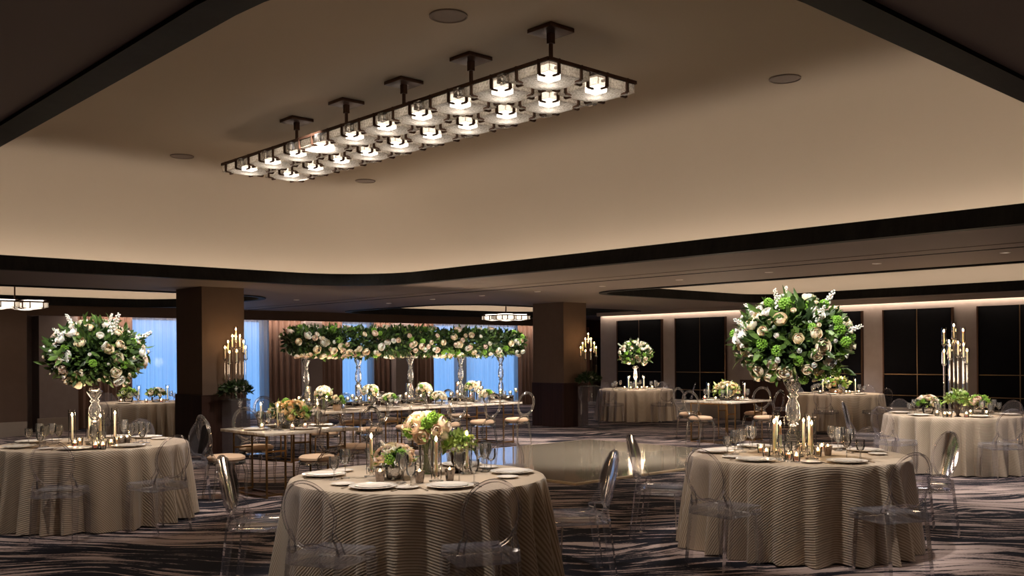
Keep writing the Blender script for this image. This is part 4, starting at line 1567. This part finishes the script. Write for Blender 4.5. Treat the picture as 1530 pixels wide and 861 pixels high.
def build_column_displays():
    for (x, y), nm, w in ((COL_L, 'left', .28), (COL_R, 'right', .28)):
        # stands against the side of the column that faces right
        cx, cy = x + .42, y - .36
        t = thing('plinth', 'clear square plinth standing against the %s column' % nm, 'plinth', (cx, cy, 0))
        mb = MB(); mb.box(-.17, -.17, 0, .17, .17, .90, .005); obj('case', mb, M['ghost'], t)
        mb = MB(); mb.box(-.175, -.175, .90, .175, .175, .92, .003); obj('lid', mb, M['glass'], t)
        st = [(0, .02, 1.0), (-.07, .03, .88), (.07, .03, .88), (-.14, .0, .78), (.145, .0, .78), (-.19, -.02, .68), (.19, -.02, .68), (-.08, -.11, .60), (.05, -.10, .62)]
        candelabrum('lit candelabrum of clear rods in front of the %s column' % nm, cx, cy, .9215, [(a * .9, b, h * .95) for a, b, h in st], 'candelabra', YAW, .007)
        g = thing('greenery', 'dark leafy greenery with a few white flowers at the foot of the %s column candelabrum' % nm, 'greenery', (cx, cy, 1.06))
        foliage('leaves', g, .22, .22, .12, 420, .10, .022, M['leaf_dark'], 401, .6, 1.1, -.3)
        rg = random.Random(9)
        for k in range(4):
            a = rg.uniform(-2.5, -.3)
            add_flower('white', 'rose', g, (.2 * cos(a), .2 * sin(a), .04), (cos(a), sin(a), .4), .04, rg)

# ------------------------------------------------------------------ lights, world, camera
def spot(name, loc, target, energy, size, blend=.6, col=(1, .80, .62), rad=.06):
    l = bpy.data.lights.new(name, 'SPOT')
    l.energy = energy; l.spot_size = radians(size); l.spot_blend = blend; l.color = col; l.shadow_soft_size = rad
    o = bpy.data.objects.new(name, l)
    COL.objects.link(o)
    o.location = loc
    d = Vector(target) - Vector(loc)
    o.rotation_euler = d.to_track_quat('-Z', 'Y').to_euler()
    return o

def glow(name, loc, energy, col=(1, .66, .38), rad=.18):
    l = bpy.data.lights.new(name, 'POINT')
    l.energy = energy; l.color = col; l.shadow_soft_size = rad
    o = bpy.data.objects.new(name, l)
    COL.objects.link(o)
    o.location = loc
    return o

def build_lights():
    wh = (1, .92, .845)
    # spot lamps without fittings, added to brighten the tables and the dance floor
    for i, e, sz in ((1, 620, 36), (2, 760, 38), (3, 640, 36)):
        c = tpos(i)
        for q, w in ((-1.1, .52), (.45, .5)):
            src = c + FW * q + RT * ({1: -1.0, 2: -1.1, 3: 1.3}[i] if q < 0 else .35)
            spot('added_spot', (src.x, src.y, 4.2), (c.x, c.y, .75), e * w, sz + 6, .7, wh)
    for i, e in ((4, 110), (5, 380), (6, 380), (7, 180)):
        c = tpos(i)
        s = c - FW * 1.5
        spot('added_spot', (s.x, s.y, Z_S - .03), (c.x, c.y, 1.0), e, 60, .8, (1, .87, .75))
    for x, y, tx, ty, z, e in ((5.2, 8.6, 5.95, 10.4, 4.2, 520), (14.2, 9.0, 15.1, 10.5, 2.77, 330), (7.6, 10.6, 8.2, 13.3, 4.2, 420), (10.3, 11.6, 10.3, 13.4, 2.77, 260), (11.6, 11.8, 12.0, 13.4, 2.77, 260),
                             (11.3, 7.6, 11.0, 9.8, 2.77, 700), (10.2, 13.0, 11.0, 11.0, 2.77, 200)):
        spot('added_spot', (x, y, z), (tx, ty, .9), e, 62, .8, wh)
    # tight beams added, without fittings, to brighten the tall flowers and garland
    for src, i, e, sz in (((2.3, 2.5, 4.2), 2, 1500, 15), ((2.2, 4.6, 4.2), 3, 1300, 15)):
        c = tpos(i)
        spot('added_flower_spot', src, (c.x, c.y, 1.7), e, sz, .6, wh)
    for x, y, z, tx in ((6.0, 10.2, 4.2, 8.2), (6.9, 10.4, 4.2, 9.7), (10.6, 11.0, 2.77, 11.3)):
        spot('added_flower_spot', (x, y, z), (tx, 13.5, 1.8), 240, 30, .7, wh)
    # wide downlights: those seen in the soffit plus unfitted ones added as fill
    pts = [(*W(px, py, Z_S), 150) for px, py in DOWN]
    pts += [(3.0, .5, 110), (6.0, .5, 110), (9.0, .6, 110), (.6, 3.2, 110), (.6, 6.5, 110), (.6, 10.0, 110), (11.0, 1.0, 110), (12.2, 3.0, 110), (12.2, 5.6, 110), (5.0, 19.6, 130), (8.0, 20.2, 0.1)]
    for x, y, e in pts:
        spot('downlight_and_fill', (x, y, Z_S - .03), (x, y, 0), e, 130, .9, wh, .10)
    # candlelight of each table
    for i, e in ((1, 9), (2, 11), (3, 9), (4, 16), (5, 22), (6, 30), (7, 14)):
        c = tpos(i)
        glow('candle_glow', (c.x, c.y, 1.32 if i not in (2, 3, 5) else 1.16), e, (1, .74, .50))
    for x0, x1, y0, y1 in (SQL, SQR):
        glow('candle_glow', ((x0 + x1) / 2, (y0 + y1) / 2, 1.45), 14 if x0 < 8 else 40, (1, .78, .58))
    for k in range(4):
        glow('candle_glow', (LNG[0] + .8 + 1.1 * k, (LNG[2] + LNG[3]) / 2 - .2, 1.3), 16, (1, .78, .58))
    for x, y in (COL_L, COL_R):
        glow('candle_glow', (x + .42, y - .40, 1.95), 4, (1, .64, .34), .1)

def build_camera_world():
    cam = bpy.data.cameras.new('camera')
    cam.sensor_width = 36
    cam.lens = 36 * FPX / 1530
    cam.shift_y = (HY - 430.5) / 1530
    cam.clip_start = .05
    o = bpy.data.objects.new('camera', cam)
    COL.objects.link(o)
    m = Matrix.Rotation(YAW, 4, 'Z') @ Matrix.Rotation(pi / 2, 4, 'X') @ Matrix.Rotation(-ROLL, 4, 'Z')
    o.matrix_world = Matrix.Translation((0, 0, HC)) @ m
    sc.camera = o
    w = bpy.data.worlds.new('dusk sky')
    sc.world = w
    w.use_nodes = True
    nt = w.node_tree
    bg = nt.nodes['Background']
    bg.inputs[0].default_value = (.20, .46, .90, 1)
    bg.inputs[1].default_value = 2.5
    sc.view_settings.view_transform = 'Standard'
    sc.view_settings.look = 'None'
    sc.view_settings.gamma = 1
    sc.view_settings.exposure = 0
    sc.view_settings.use_curve_mapping = False
    cy = sc.cycles
    cy.max_bounces = 8
    cy.diffuse_bounces = 4
    cy.glossy_bounces = 4
    cy.transmission_bounces = 6
    cy.transparent_max_bounces = 48
    cy.caustics_reflective = False
    cy.caustics_refractive = False
    cy.sample_clamp_indirect = 4
    cy.use_denoising = True

build_room()
build_columns()
build_window_wall()
build_panels()
build_ceiling_fittings()
build_chandeliers()
flower_meshes()
build_dance_floor()
build_round_tables()
build_rect_tables()
build_tabletops()
build_column_displays()
build_lights()
build_camera_world()
finish_ranks()
